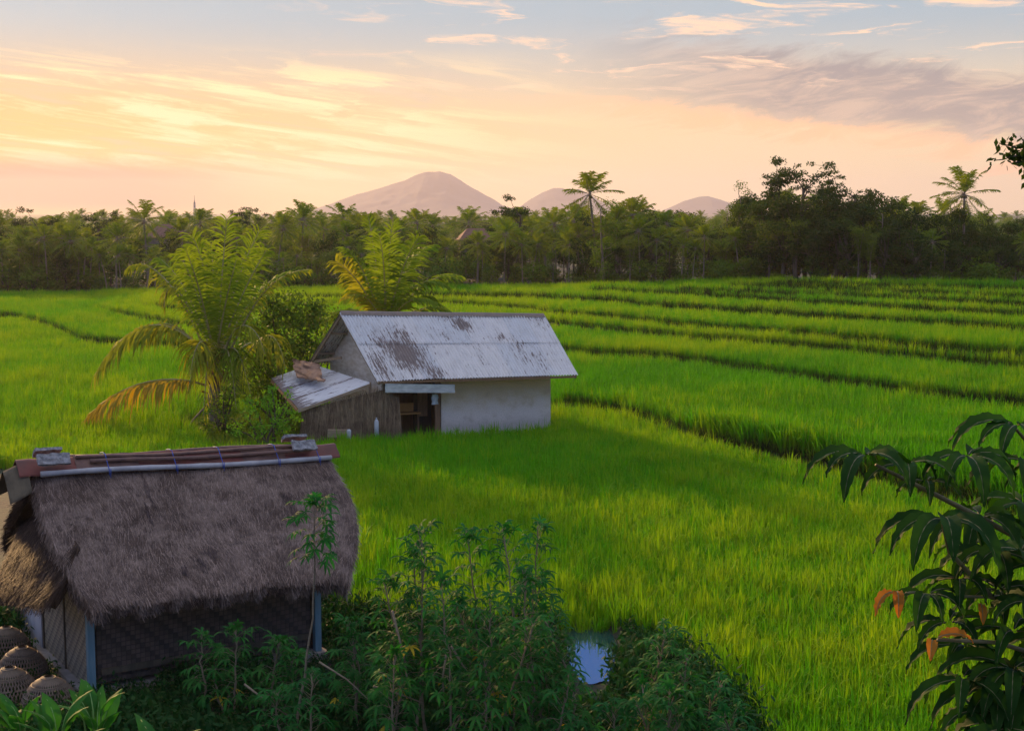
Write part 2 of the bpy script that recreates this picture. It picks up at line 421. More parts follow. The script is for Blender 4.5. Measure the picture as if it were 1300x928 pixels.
dp = []  # dark tufts added along each bank to draw its band of shade
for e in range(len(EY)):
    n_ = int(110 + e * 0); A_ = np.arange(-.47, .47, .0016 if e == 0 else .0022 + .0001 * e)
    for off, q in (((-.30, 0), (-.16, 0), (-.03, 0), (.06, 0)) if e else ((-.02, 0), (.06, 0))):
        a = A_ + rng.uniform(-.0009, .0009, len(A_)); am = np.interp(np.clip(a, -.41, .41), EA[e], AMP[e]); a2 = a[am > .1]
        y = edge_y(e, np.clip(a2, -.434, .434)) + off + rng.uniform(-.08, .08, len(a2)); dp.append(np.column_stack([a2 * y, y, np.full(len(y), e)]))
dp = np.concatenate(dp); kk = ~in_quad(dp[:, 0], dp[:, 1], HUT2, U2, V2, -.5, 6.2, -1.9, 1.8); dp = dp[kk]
scatter('dike_weeds', np.column_stack([dp[:, :2], ground_z(dp[:, 0], dp[:, 1]) - .03]), rng.uniform(0, 6.28, len(dp)), (.85 + .2 * (dp[:, 2] > 0) + .38 * (dp[:, 2] > 3)) * rng.uniform(.7, 1.25, len(dp)), np.zeros(len(dp)), bank_shade_v, 'dark weeds added on the banks to draw the shade between the rice terraces', 'weeds')

# ------------------------------------------------------------------ leaves and trees
def leaf_quads(C, D, Nn, L, W):
    """rhombic leaves: centres, directions, normals, lengths, widths"""
    D = nrm(D); S = nrm(np.cross(D, Nn)); L = np.asarray(L)[:, None]; W = np.asarray(W)[:, None]
    return np.stack([C - D * L / 2, C + S * W / 2 - D * L * .05, C + D * L / 2, C - S * W / 2 - D * L * .05], 1)
def clump_leaves(mb, centres, radii, per, L, W, r, flat=.6, mi=0, shell=.45):
    for c, rr in zip(centres, radii):
        n = int(per * rr ** 2)
        d = nrm(r.normal(size=(n, 3))); q = (shell + (1 - shell) * r.uniform(0, 1, n)) ** .7
        # uneven lobes
        lob = 1 + .28 * np.sin(d[:, 0] * 5 + c[0]) * np.cos(d[:, 1] * 6 + c[1]) + r.normal(0, .08, n)
        C = np.asarray(c) + d * (rr * q * lob)[:, None] * np.array([1, 1, flat])
        D = nrm(d * .5 + r.normal(size=(n, 3)) * .8 + np.array([0, 0, -.25])); Nn = nrm(r.normal(size=(n, 3)) * .7 + np.array([0, 0, 1.0]) + d * .4)
        mb.quads(leaf_quads(C, D, Nn, L * r.uniform(.6, 1.3, n), W * r.uniform(.6, 1.3, n)), mi)
def limb(mb, a, b, r0, r1, bend, r, n=6, seg=6):
    t = np.linspace(0, 1, n)[:, None]; a = np.asarray(a, float); b = np.asarray(b, float)
    off = r.normal(0, bend, 3); pts = a + (b - a) * t + off * np.sin(t * math.pi) + r.normal(0, bend * .15, (n, 3)) * np.sin(t * math.pi)
    mb.tube(pts, np.linspace(r0, r1, n), seg); return pts
def broadleaf(kind, seed):
    """returns (trunk mesh, crown mesh), height about 10 m"""
    r = np.random.default_rng(seed); tr = MB(); cr = MB()
    if kind == 'dense':
        h = 9.5; top = limb(tr, (0, 0, -.1), (r.normal(0, .3), r.normal(0, .3), 4.5), .26, .16, .2, r); ce = []; ra = []
        for i in range(15):
            th = r.uniform(0, 6.28); z = r.uniform(2.6, 8.6); w = 2.7 * math.sqrt(max(.12, 1 - ((z - 5) / 4.1) ** 2)); q = math.sqrt(r.uniform(.1, 1)) * w
            c = np.array([math.cos(th) * q, math.sin(th) * q, z]); ce.append(c); ra.append(r.uniform(.8, 1.5))
            limb(tr, top[r.integers(2, 6)], c, .09, .02, .2, r, 5, 5)
        clump_leaves(cr, ce, ra, 170, .30, .17, r, .75); mats = M['dark_leaf'], M['bark_dark']
    elif kind == 'spread':      # tall bare stems with flat sparse layers
        top = limb(tr, (0, 0, -.1), (r.normal(0, .4), r.normal(0, .4), 7.4), .2, .1, .3, r, 9); ce = []; ra = []
        for i in range(13):
            z0 = r.integers(4, 9); th = r.uniform(0, 6.28); q = r.uniform(.5, 2.7)
            c = np.array([math.cos(th) * q, math.sin(th) * q, min(top[z0][2] + r.uniform(.6, 2.2), 10.1)]); limb(tr, top[z0], c, .06, .015, .25, r, 6, 5)
            for j in range(3):
                c2 = c + np.array([r.normal(0, .55), r.normal(0, .55), r.normal(0, .25)]); ce.append(c2); ra.append(r.uniform(.35, .75)); limb(tr, c, c2, .02, .008, .05, r, 4, 4)
        clump_leaves(cr, ce, ra, 190, .22, .13, r, .45, shell=.2); mats = M['dark_leaf'], M['bark_dark']
    elif kind == 'loose':       # upright, feathery, lighter
        ce = []; ra = []; top = limb(tr, (0, 0, -.1), (r.normal(0, .4), r.normal(0, .4), 8.0), .18, .05, .25, r, 9)
        for i in range(20):
            z0 = r.integers(2, 9); th = r.uniform(0, 6.28); q = r.uniform(.3, 1.9) * (1.15 - z0 / 12)
            c = np.array([math.cos(th) * q, math.sin(th) * q, top[z0][2] + r.uniform(.2, 1.3)]); ce.append(c); ra.append(r.uniform(.5, 1.0)); limb(tr, top[z0], c, .05, .012, .12, r, 5, 5)
        clump_leaves(cr, ce, ra, 190, .26, .11, r, .9, shell=.25); mats = M['far_leaf'], M['bark']
    elif kind == 'bamboo':
        ce = []; ra = []
        for i in range(9):
            th = r.uniform(0, 6.28); q = r.uniform(1, 2.4); a = np.array([r.normal(0, .2), r.normal(0, .2), -.1])
            t = np.linspace(0, 1, 8)[:, None]; tip = np.array([math.cos(th) * q, math.sin(th) * q, r.uniform(7, 9)])
            pts = a * (1 - t) + np.array([tip[0], tip[1], 0]) * t ** 2.2 + np.array([0, 0, tip[2]]) * np.sin(t * math.pi / 2 * .96)
            tr.tube(pts, np.linspace(.05, .012, 8), 5)
            for j in range(3, 8): ce.append(pts[j] + r.normal(0, .2, 3)); ra.append(r.uniform(.5, .95))
        clump_leaves(cr, ce, ra, 120, .34, .08, r, .8, shell=.2); mats = M['bamboo_leaf'], M['bark']
    else:                       # bush
        ce = []; ra = []
        for i in range(9):
            th = r.uniform(0, 6.28); q = r.uniform(0, 1.5); c = np.array([math.cos(th) * q, math.sin(th) * q, r.uniform(.5, 2.4)]); ce.append(c); ra.append(r.uniform(.6, 1.05))
            limb(tr, (0, 0, -.1), c, .05, .015, .1, r, 4, 5)
        clump_leaves(cr, ce, ra, 170, .26, .14, r, .85); mats = M['far_leaf'], M['bark_dark']
    return tr.mesh('trunk', mats[1]), cr.mesh('crown', mats[0], smooth=False)

def frond(mb, ctrl, ll, nl=42, w=.035, r=rng, droop=.5, rw=.03, mi_leaf=0, mi_rib=1, segs=3, side=None, twist=0.0, ragged=.1, start=.16):
    """a pinnate frond along a bezier through control points; leaflets hang by gravity"""
    ctrl = np.asarray(ctrl, float); n = len(ctrl) - 1
    def bz(t):
        c = ctrl.copy()
        for _ in range(n): c = c[:-1] * (1 - t) + c[1:] * t
        return c[0]
    pts = np.array([bz(t) for t in np.linspace(0, 1, 12)]); mb.tube(pts, np.linspace(rw, rw * .22, 12), 5, mi_rib)
    for i in range(nl):
        t = start + (1 - start) * (i + .5) / nl; p = bz(t); tg = nrm(bz(min(1, t + .02)) - bz(t - .02))
        sd = nrm(np.cross(tg, (0, 0, 1.0))) if side is None else nrm(side)
        upv = nrm(np.cross(sd, tg))
        prof = (math.sin(min(1, (t - start + .06) / .35) * math.pi / 2) * (1 - .55 * max(0, (t - .6) / .4) ** 1.6))
        for s in (-1, 1):
            if r.uniform() < ragged: continue
            L = ll * prof * r.uniform(.6, 1.12)
            d0 = nrm(sd * s * 1.0 + tg * (.55 + .9 * t ** 3) + upv * (.22 + twist * s) + r.normal(0, .15, 3))
            q = [p]; d = d0
            for k in range(segs):
                d = nrm(d + np.array([0, 0, -1.0]) * droop * (k + .6) / segs); q.append(q[-1] + d * L / segs)
            q = np.array(q); ww = w * np.array([.6, 1, .75, .08] if segs == 3 else [.8, .9, .1]); wd = nrm(np.cross(d0, upv)) * .8 + upv * .3
            wd = nrm(tg * .9 + upv * .2)
            mb.grid(np.stack([q - wd * ww[:, None] / 2, q + wd * ww[:, None] / 2], 1), mi_leaf)
def coco(seed, h=9.0, nf=22, fl=3.3):
    fl = fl * .98; nf = int(nf * 1.35)
    r = np.random.default_rng(seed); tr = MB(); cr = MB(); lean = r.normal(0, .5, 2)
    t = np.linspace(0, 1, 10)[:, None]; pts = np.concatenate([lean * t ** 1.6, t * h - .1], 1); rad = .16 - .06 * t[:, 0]; rad[0] = .24; tr.tube(pts, rad, 8)
    c = pts[-1]; gold = math.pi * (3 - math.sqrt(5))
    wind = np.array([.35, .1, 0]) * r.uniform(0, 1)
    for i in range(nf):
        th = i * gold + r.normal(0, .15); e = (i + .5) / nf; el = 1.45 - 2.45 * e + r.normal(0, .13); L = fl * r.uniform(.85, 1.1) * (1 - .25 * (1 - e) ** 3)
        hd = np.array([math.cos(th), math.sin(th), 0]); d0 = hd * math.cos(el) + np.array([0, 0, math.sin(el)])
        p1 = c + d0 * L * .5; p2 = p1 + nrm(d0 + hd * (.08 + .3 * e) + np.array([0, 0, -.02 - .38 * e]) + wind) * L * .36; p3 = p2 + nrm(d0 * (.9 - .6 * e) + hd * (.3 + .4 * e) + np.array([0, 0, -.18 - .6 * e]) + wind) * L * .26
        frond(cr, [c, p1, p2, p3], 1.0, 30, .10, r, .8, .035, segs=2)
    for i in range(7):
        th = r.uniform(0, 6.28); o = c + np.array([math.cos(th) * .22, math.sin(th) * .22, -.22 - r.uniform(0, .15)]); P = []
        for a in np.linspace(-math.pi / 2, math.pi / 2, 5): P.append([o + .11 * np.array([math.cos(a) * math.cos(b), math.cos(a) * math.sin(b), math.sin(a) * 1.15]) for b in np.arange(6) * math.pi / 3])
        cr.grid(P, 2, wrap=True)
    return tr.mesh('trunk', M['palm_trunk']), cr.mesh('crown', [M['palm_far'], M['palm_trunk'], M['coconut']], smooth=False)
M['coconut'] = simple('coconut', (.14, .09, .03), (.22, .13, .04), 5, .6)
LIB = {'palm': [coco(s, nf=n, fl=f) for s, n, f in ((1, 22, 3.2), (2, 18, 3.5), (3, 24, 3.0), (4, 20, 3.4), (5, 16, 2.9))],
       'dense': [broadleaf('dense', s) for s in (11, 12, 13, 14)], 'spread': [broadleaf('spread', s) for s in (21, 22, 23)],
       'loose': [broadleaf('loose', s) for s in (31, 32, 33)], 'bamboo': [broadleaf('bamboo', s) for s in (41, 42)], 'bush': [broadleaf('bush', s) for s in (51, 52, 53)]}
NOMH = {}
for k, l in LIB.items(): NOMH[k] = [max(max(v.co.z for v in a.vertices), max(v.co.z for v in b.vertices)) for a, b in l]
KN = {'palm': ('coconut_palm', 'coconut palm'), 'dense': ('broadleaf_tree', 'tree'), 'spread': ('tall_tree', 'tree'), 'loose': ('slender_tree', 'tree'), 'bamboo': ('bamboo_clump', 'bamboo'), 'bush': ('bush', 'bush')}
def tree(kind, px, ytop, D, label, group, var=None, wide=1.0, rz=None):
    a = (px - 650) / F; X_ = a * D; z0 = float(ground_z(X_, D)); top = at_y(px, ytop, D)[2]
    v = rng.integers(0, len(LIB[kind])) if var is None else var; s = max(.15, (top - z0) / NOMH[kind][v])
    nm, cat = KN[kind]; o = empty(nm, (X_, D, z0), rng.uniform(0, 6.28) if rz is None else rz)
    o.scale = (s * wide, s * wide, s); linked('trunk', LIB[kind][v][0], o); linked('crown', LIB[kind][v][1], o)
    return tag(o, label, cat, group)
G_ = 'trees of the tree line behind the terraces'
def bd(px): return float(back_y((px - 650) / F))
heroes = [
 ('palm', 188, 253, 8, 'tall dark coconut palm whose crown tops the hazy left wood', 1), ('spread', 312, 262, 30, 'small umbrella crowned tree above the wood right of the radio mast', 1),
 ('palm', 262, 264, 14, 'coconut palm with few fronds just right of the radio mast', 4), ('palm', 383, 253, 12, 'coconut palm left of the large volcano, highest crown above the leaning palm', 0),
 ('palm', 352, 268, 7, 'coconut palm standing between the umbrella crowned tree and its taller neighbour', 2), ('palm', 436, 257, 18, 'thin wind blown coconut palm under the left flank of the large volcano', 4),
 ('palm', 470, 268, 8, 'coconut palm behind the young palm that rises over the tin roof', 3), ('palm', 531, 264, 16, 'lone coconut palm silhouetted straight below the summit of the large volcano', 4),
 ('spread', 592, 283, 40, 'faint flat topped tree right below the summit of the large volcano', 2), ('spread', 655, 246, 10, 'broad spreading tree at the right foot of the large volcano', 0),
 ('palm', 640, 276, 2, 'pale trunked coconut palm at the wood edge below the large volcano right foot', 0), ('palm', 606, 292, 2.5, 'short coconut palm at the wood edge right of the young palm', 3),
 ('palm', 675, 296, 2.2, 'short coconut palm beside the pale trunked palm at the wood edge', 2),
 ('palm', 757, 217, 7, 'tallest wind blown coconut palm in the middle of the tree line', 4), ('loose', 768, 250, 1.6, 'slender pale trunked tree at the wood edge under the tallest middle palm', 1),
 ('palm', 805, 247, 16, 'coconut palm, left one of the pair beyond the tallest middle palm', 0), ('palm', 822, 250, 20, 'coconut palm, right one of the pair beyond the tallest middle palm', 2),
 ('palm', 706, 262, 9, 'coconut palm under the second distant peak', 3), ('palm', 728, 258, 14, 'coconut palm just left of the tallest middle palm', 1),
 ('palm', 893, 283, 2.5, 'round crowned coconut palm drooping over the terrace edge below the third peak', 3), ('palm', 938, 288, 3, 'low coconut palm at the wood edge left of the tall bare stemmed trees', 2),
 ('loose', 935, 255, 8, 'bushy dark tree leaning against the leftmost tall bare stemmed tree', 0), ('dense', 950, 243, 10, 'full dark crown at the foot of the tall bare stemmed trees', 1),
 ('spread', 980, 196, 8, 'tallest bare stemmed tree with flat sparse layers on the right skyline', 0), ('spread', 1022, 204, 9, 'second tallest bare stemmed tree, right beside the highest one', 1),
 ('spread', 1083, 221, 9, 'open crowned tree left of the dense flat topped crown on the right skyline', 2), ('dense', 1120, 240, 8, 'dense flat topped dark crown between the open tree and the lone right palm', 0),
 ('palm', 1222, 210, 6, 'lone tall coconut palm standing clear of the right skyline', 1), ('dense', 1205, 262, 5, 'dark tree around the trunk of the lone right palm', 2),
 ('dense', 975, 236, 6, 'dark crown in front of the tallest bare stemmed tree', 3), ('dense', 1010, 240, 5, 'dark crown below the second bare stemmed tree', 1), ('dense', 1050, 238, 7, 'dark rounded crown between the bare stemmed trees and the open crowned tree', 2), ('dense', 1160, 262, 6, 'dark rounded crown right of the flat topped one', 0), ('loose', 940, 228, 9, 'tall bushy tree marking the left end of the high right wood', 2), ('spread', 1052, 228, 10, 'sparse tree rising behind the dark rounded crown', 1), ('dense', 1262, 284, 5, 'low dark crown right of the lone right palm', 3), ('palm', 660, 262, 12, 'coconut palm behind the broad spreading tree', 1), ('palm', 782, 262, 9, 'coconut palm right behind the slender pale trunked tree', 2), ('palm', 845, 266, 12, 'coconut palm left of the third distant peak', 4), ('palm', 868, 272, 15, 'small coconut palm under the left foot of the third peak', 1), ('palm', 498, 274, 14, 'coconut palm over the young palm, left of the lone silhouetted one', 2), ('palm', 410, 270, 16, 'coconut palm between the two on the left flank of the volcano', 1), ('palm', 230, 276, 10, 'coconut palm halfway between the tall left palm and the mast', 2), ('palm', 300, 282, 9, 'coconut palm below the small umbrella crowned tree', 3),
 ('spread', 45, 262, 12, 'broad tree in the orange haze at the far left of the wood', 0), ('spread', 130, 268, 14, 'spreading tree between the hazy broad tree and the tall left palm', 1),
 ('palm', 86, 282, 3, 'coconut palm deep in the orange haze at the left wood edge', 2), ('palm', 148, 282, 3.5, 'coconut palm just left of the tall dark left palm', 3)]
for kind, px, yt, dd, lab, var in heroes: tree(kind, px, yt, bd(px) + dd, lab, G_, var)
sky_x = [-60, 0, 60, 110, 160, 210, 240, 280, 330, 400, 450, 500, 560, 620, 660, 700, 740, 780, 830, 860, 900, 925, 960, 1000, 1060, 1110, 1150, 1180, 1240, 1280, 1360]
sky_y = [270, 272, 270, 274, 286, 292, 296, 290, 290, 284, 280, 283, 289, 290, 268, 268, 264, 256, 260, 270, 274, 256, 240, 238, 242, 240, 250, 262, 270, 276, 278]
rows = [(1.5, 21, 30), (6, 24, 14), (12, 25, 4), (19, 26, -2)]
reg = lambda px: 'in the hazy left tree line' if px < 330 else ('in the middle tree line below the distant peaks' if px < 870 else 'in the dark right tree line')
kd = {'palm': 'one of the crowded coconut palms', 'dense': 'one of the dense broadleaf trees', 'loose': 'one of the slender loose trees', 'bamboo': 'one of the arching bamboo clumps', 'bush': 'one of the low edge bushes', 'spread': 'one of the sparse layered trees'}
for ri, (dd, st, low) in enumerate(rows):
    px = -70.0 + ri * 7
    while px < 1380:
        hz = np.interp(px, sky_x, sky_y) + low + abs(rng.normal(0, 12)); pr = ((.62, .12, .12, .14) if ri < 2 else (.4, .28, .16, .16)) if px < 880 else ((.12, .50, .22, .16) if ri == 0 else (.14, .54, .2, .12))
        k = ('palm', 'dense', 'loose', 'bamboo')[rng.choice(4, p=pr)]
        if k == 'palm' and ri == 0: hz -= rng.uniform(0, 22)
        if k == 'palm' and ri in (1, 2) and rng.uniform() < .22: hz -= rng.uniform(10, 24)
        if ri == 0 and rng.uniform() < .1: k = 'bush'; hz = max(hz, 322)
        d = bd(px) + dd + rng.uniform(-.6, 2.0)
        tree(k, px, hz, d, kd[k] + ' ' + reg(px), G_, wide=rng.uniform(.95, 1.3) if k != 'palm' else rng.uniform(.85, 1.15) * (1.15 if k in ('dense', 'loose') else 1))
        px += st * rng.uniform(.75, 1.3) * (.85 if ri else .8)
px = -60.0
while px < 1380:
    tree('bush', px, 346 - 4 * (px > 600) + rng.uniform(-18, 4), bd(px) + rng.uniform(.9, 2.4), 'one of the low edge bushes ' + reg(px), G_, wide=rng.uniform(1.0, 1.5)); px += rng.uniform(20, 52)
px = -60.0
while px < 1380:
    tree('bush', px, 338 + rng.uniform(-16, 4), bd(px) + rng.uniform(7, 10), 'one of the low edge bushes ' + reg(px), G_, wide=rng.uniform(1.2, 1.7)); px += rng.uniform(22, 34)
# the far wood that reads as one mass
fw = make_variants('far_wood_tree', [])
for l in ('dense', 'loose', 'palm', 'bamboo'):
    for v in (0, 1): fw.objects.link(bpy.data.objects.new('far_wood_%s%d' % (l, v), LIB[l][v][1]))
P = jgrid(128, 520, 6.0, .52); P = P[rng.uniform(0, 1, len(P)) < np.clip(170 / P[:, 1], .25, 1)]
n = len(P); zt = ground_z(P[:, 0], P[:, 1]); sc_ = rng.uniform(.38, .70, n) * np.clip(.85 + P[:, 1] / 1500, .85, 1.15)
scatter('far_wood', np.column_stack([P, zt - .5]), rng.uniform(0, 6.28, n), sc_, np.zeros(n), fw, 'far off wood of palms and trees reading as one mass behind the tree line', 'wood')
print('objects', len(COL.objects))

# ------------------------------------------------------------------ mountains
def mountain(name, prof, D, depth, label, seed):
    prof = np.array(prof, float); pxs = np.linspace(prof[0, 0], prof[-1, 0], 260); hs = (270 - np.interp(pxs, prof[:, 0], prof[:, 1])) / F * D + H
    k = np.ones(9) / 9; k3 = np.ones(3) / 3; hs = np.convolve(np.pad(hs, 1, 'edge'), k3, 'valid'); hs[0] = hs[-1] = -5
    vs = np.linspace(-1, 1, 81); P = np.zeros((len(vs), len(pxs), 3))
    for j, v in enumerate(vs):
        for i, px in enumerate(pxs):
            x = (px - 650) / F * D; y = D + v * depth; f = max(0, 1 - abs(v)) ** 1.25
            q = mnoise.fractal(Vector((x / (D * .02), y / (D * .03), seed)), .9, 2.1, 5)
            g = abs(mnoise.noise(Vector((x / (D * .012) , v * 1.5, seed + 3))))
            P[j, i] = (x, y, max(-6, hs[i] * f * (1 + .22 * q * (1 - f) + .035 * q) - 9 * g * f * (.25 + 3 * (1 - f)) - .5))
    mb = MB(); mb.grid(P); tag(mb.build(name, M['rock']), label, 'mountain', kind='structure')
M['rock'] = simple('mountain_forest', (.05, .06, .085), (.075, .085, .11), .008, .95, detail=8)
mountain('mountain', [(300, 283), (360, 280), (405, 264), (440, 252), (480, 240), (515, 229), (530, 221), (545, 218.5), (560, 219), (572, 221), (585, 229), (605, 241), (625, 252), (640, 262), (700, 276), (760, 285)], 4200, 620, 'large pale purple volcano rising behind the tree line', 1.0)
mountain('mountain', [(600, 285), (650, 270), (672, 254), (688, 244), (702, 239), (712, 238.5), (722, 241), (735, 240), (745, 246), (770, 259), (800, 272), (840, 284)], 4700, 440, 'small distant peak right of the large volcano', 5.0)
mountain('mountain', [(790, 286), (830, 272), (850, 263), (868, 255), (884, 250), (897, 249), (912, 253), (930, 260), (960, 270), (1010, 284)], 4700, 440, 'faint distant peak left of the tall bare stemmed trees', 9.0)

# ------------------------------------------------------------------ radio mast and roofs in the wood
def mast():
    b = at_y(248, 300, 380.0); t = at_y(248, 257, 380.0); o = empty('radio_mast', (b[0], b[1], 0))
    m = MB(); 
    for dx, dy in ((-.5, -.3), (.5, -.3), (0, .5)): m.tube([(b[0] + dx, b[1] + dy, 0), (b[0] + dx * .3, b[1] + dy * .3, t[2])], .09, 5)
    for z in np.arange(1, t[2], 1.1):
        k = 1 - .7 * z / t[2]; q = [(b[0] + dx * k, b[1] + dy * k, z) for dx, dy in ((-.5, -.3), (.5, -.3), (0, .5))]
        for i in range(3): m.tube([q[i], (q[(i + 1) % 3][0], q[(i + 1) % 3][1], z + .9)], .04, 4)
    m.build('lattice', M['steel'], o); m = MB(); m.tube([(b[0], b[1], t[2] - .3), (b[0], b[1], t[2] + 1.8)], .05, 5); m.build('antenna', M['steel'], o)
    tag(o, 'thin radio mast poking above the far left wood', 'mast')
M['steel'] = simple('steel', (.25, .25, .26), (.32, .3, .3), 4, .5)
mast()
M['redtile'] = simple('redtile', (.15, .08, .055), (.21, .11, .08), 3, .85)
M['plaster_far'] = simple('plaster_far', (.14, .12, .10), (.2, .17, .14), 1, .9)
def far_house(px, py, Y, w, label, rz):
    c = at_y(px, py, Y); z1 = c[2]; o = empty('house', (c[0], c[1], 0), rz); hw, hd = w / 2, w * .35; ze = z1 - w * .3
    m = MB(); m.box((0, 0, ze / 2), (w * .9, hd * 1.8, ze)); m.smooth = False; wo = m.mesh('wall', M['plaster_far']); linked('wall', wo, o)
    m = MB(); m.smooth = False
    V = [(-hw, -hd, ze), (hw, -hd, ze), (hw, hd, ze), (-hw, hd, ze), (-hw * .45, 0, z1), (hw * .45, 0, z1)]
    m.add(V, [(0, 1, 5, 4), (1, 2, 5), (2, 3, 4, 5), (3, 0, 4), (3, 2, 1, 0)]); linked('roof', m.mesh('roof', M['redtile']), o)
    for i in (-1, 1):
        m = MB(); m.smooth = False; m.box((i * w * .22, -hd * .9 - .01, ze * .55), (w * .12, .06, ze * .35)); linked('window', m.mesh('window', M['dark']), o)
    tag(o, label, 'house')
M['dark'] = simple('dark', (.012, .010, .009), (.02, .016, .012), 4, .8)
far_house(604, 290, 140.0, 3.8, 'red roofed house peeking between the trees right of the large volcano', .2)
far_house(214, 285, 150.0, 4.6, 'grey red roofed house half hidden in the wood right of the tall left palm', -.2)

# ------------------------------------------------------------------ coconut palm beside the tin roofed hut
def near_palm():
    b = PALM0; o = empty('leaning_coconut_palm', (b[0], b[1], 0)); D = b[1]
    c = at_y(276, 468, D); tr = MB(); tr.tube([(b[0] + .3, b[1], -.1), (b[0] + .15, b[1], .5), (b[0] + .1, b[1], 1.1), c], [.24, .2, .2, .22], 10)
    tr.build('trunk', M['palm_trunk'], o)
    r = np.random.default_rng(5)
    def fr(pts, mat='palm', ll=.85, nl=46, droop=.5, rag=.08, side=None, tw=0, w=.05):
        P = [at_y(x, y, D + dy) for x, y, dy in pts]; m = MB()
        frond(m, P, ll * 1.12, int(nl * .95), w * 1.4, r, droop * 1.15, .045, side=side, twist=tw, ragged=rag); m.build('frond', [M[mat], M['palm_rib']], o, smooth=False)
    B = (275, 465, 0)
    # the upright plume
    fr([B, (278, 400, -.2), (283, 330, -.3), (288, 278, -.5)], ll=.95, side=(1, .3, 0), droop=.45)
    fr([B, (268, 395, .3), (262, 330, .5), (244, 300, .6)], ll=.95, side=(1, -.3, 0), droop=.5)
    fr([B, (262, 400, -.4), (242, 345, -.6), (228, 325, -.8)], ll=.85, side=(1, .1, 0), droop=.6)
    fr([B, (285, 400, .4), (306, 335, .6), (330, 292, .7)], ll=.95, side=(1, .4, 0), droop=.5)
    fr([B, (288, 410, -.5), (318, 350, -.9), (338, 318, -1.0)], ll=.9, side=(1, -.2, 0), droop=.6)
    fr([B, (272, 405, .9), (272, 350, 1.4), (268, 310, 1.8)], ll=.9, side=(1, .2, 0))
    fr([B, (285, 410, 1.0), (300, 350, 1.6), (312, 320, 2.0)], ll=.9, side=(1, -.2, 0))
    fr([B, (276, 420, -.9), (292, 360, -1.6), (300, 330, -2.0)], ll=.8, side=(1, .1, 0), droop=.7)
    # arching left and right
    fr([(262, 455, 0), (225, 400, -.3), (170, 392, -.6), (124, 470, -.8)], 'palm_old', 1.55, 72, 1.3, .05)
    fr([(262, 452, .6), (228, 410, .8), (205, 395, .9), (160, 432, 1.0)], 'palm_old', 1.3, 60, 1.2, .12)
    fr([(263, 490, -.3), (235, 478, -.5), (165, 470, -.8), (110, 530, -.9)], 'palm_dry', 1.45, 72, 1.5, .1)
    fr([(258, 440, .4), (228, 362, .6), (190, 325, .8), (166, 338, .8)], 'palm_old', .9, 44, 1.2, .25)
    fr([(258, 425, .2), (222, 352, .2), (212, 350, .2), (208, 392, .2)], 'palm_old', .8, 40, 1.2, .3)
    fr([(290, 450, -.6), (322, 380, -.9), (345, 345, -1.1), (392, 342, -1.2)], 'palm_old', .65, 44, .9, .15)
    fr([(285, 455, -.9), (292, 400, -1.5), (325, 400, -1.9), (336, 450, -2.1)], 'palm_old', 1.1, 44, 1.0, .08)
    fr([(300, 470, .2), (330, 420, -.1), (352, 405, -.3), (362, 468, -.5)], 'palm_old', 1.0, 40, 1.0, .1)
    fr([(268, 460, -1.0), (262, 420, -1.7), (248, 425, -2.1), (242, 475, -2.3)], 'palm_old', 1.1, 40, 1.1, .1)
    fr([(295, 465, .9), (310, 425, 1.4), (330, 425, 1.8), (350, 470, 2.0)], 'palm', .8, 40, .9, .1)
    for q, (tx, ty, dy) in enumerate(((300, 520, -1.6), (258, 530, -1.7), (318, 500, -1.2), (238, 500, -1.3))): fr([(276, 462, -.3), ((276 + tx) / 2, 425, dy * .6), ((276 + tx * 2) / 3, 440, dy * .9), (tx, ty, dy)], 'palm_old' if q % 2 else 'palm', 1.1, 46, 1.2, .1)
    fr([B, (250, 395, .8), (232, 352, 1.2), (205, 330, 1.5)], ll=.95, droop=.8); fr([B, (300, 400, .8), (332, 355, 1.2), (366, 345, 1.5)], ll=.95, droop=.8); fr([B, (262, 400, -1.0), (250, 350, -1.6), (236, 318, -2.0)], ll=.9, side=(1, .4, 0), droop=.8)
    # a broken hanging stalk, husk fibre and nuts
    m = MB(); m.tube([at_y(278, 503, D - .3), at_y(262, 515, D - .5), at_y(246, 532, D - .6), at_y(234, 549, D - .6)], [.05, .04, .03, .015], 6); m.build('broken_stalk', M['palm_trunk'], o)
    m = MB()
    for i in range(150):
        p = at_y(276 + r.normal(0, 6), 470 + r.normal(0, 16), D + r.uniform(-.35, .3)); d = nrm(r.normal(0, 1, 3) + np.array([0, -.3, -.7])); L = r.uniform(.15, .5); s = nrm(np.cross(d, (0, 1, 0))) * r.uniform(.02, .05)
        m.quads([[p - s, p + s, p + d * L + s * .3, p + d * L - s * .3]])
    m.build('husk', M['husk'], o, smooth=False)
    for i in range(6):
        p = at_y(266 + r.normal(0, 4), 480 + r.normal(0, 5), D - .35 + r.uniform(-.12, .12)); m = MB()
        m.grid([[p + .095 * np.array([math.cos(a) * math.cos(q), math.cos(a) * math.sin(q), math.sin(a) * 1.2]) for q in np.arange(10) * math.pi / 5] for a in np.linspace(-1.57, 1.57, 7)], wrap=True)
        m.build('coconut', M['coconut_orange'], o)
    tag(o, 'leaning coconut palm with yellowed drooping fronds beside the lean-to of the tin roofed hut', 'coconut palm')
M['palm_rib'] = simple('palm_rib', (.20, .17, .07), (.34, .30, .14), 2, .5)
M['palm_old'] = leafmat('palm_old', (.14, .18, .018), (.25, .24, .022), (.12, .18, .018), .4, .4, .6, facevar=.4)
M['husk'] = simple('husk', (.14, .07, .03), (.26, .13, .05), 9, .9)
M['coconut_orange'] = simple('coconut_orange', (.26, .12, .04), (.32, .17, .05), 5, .5)
near_palm()
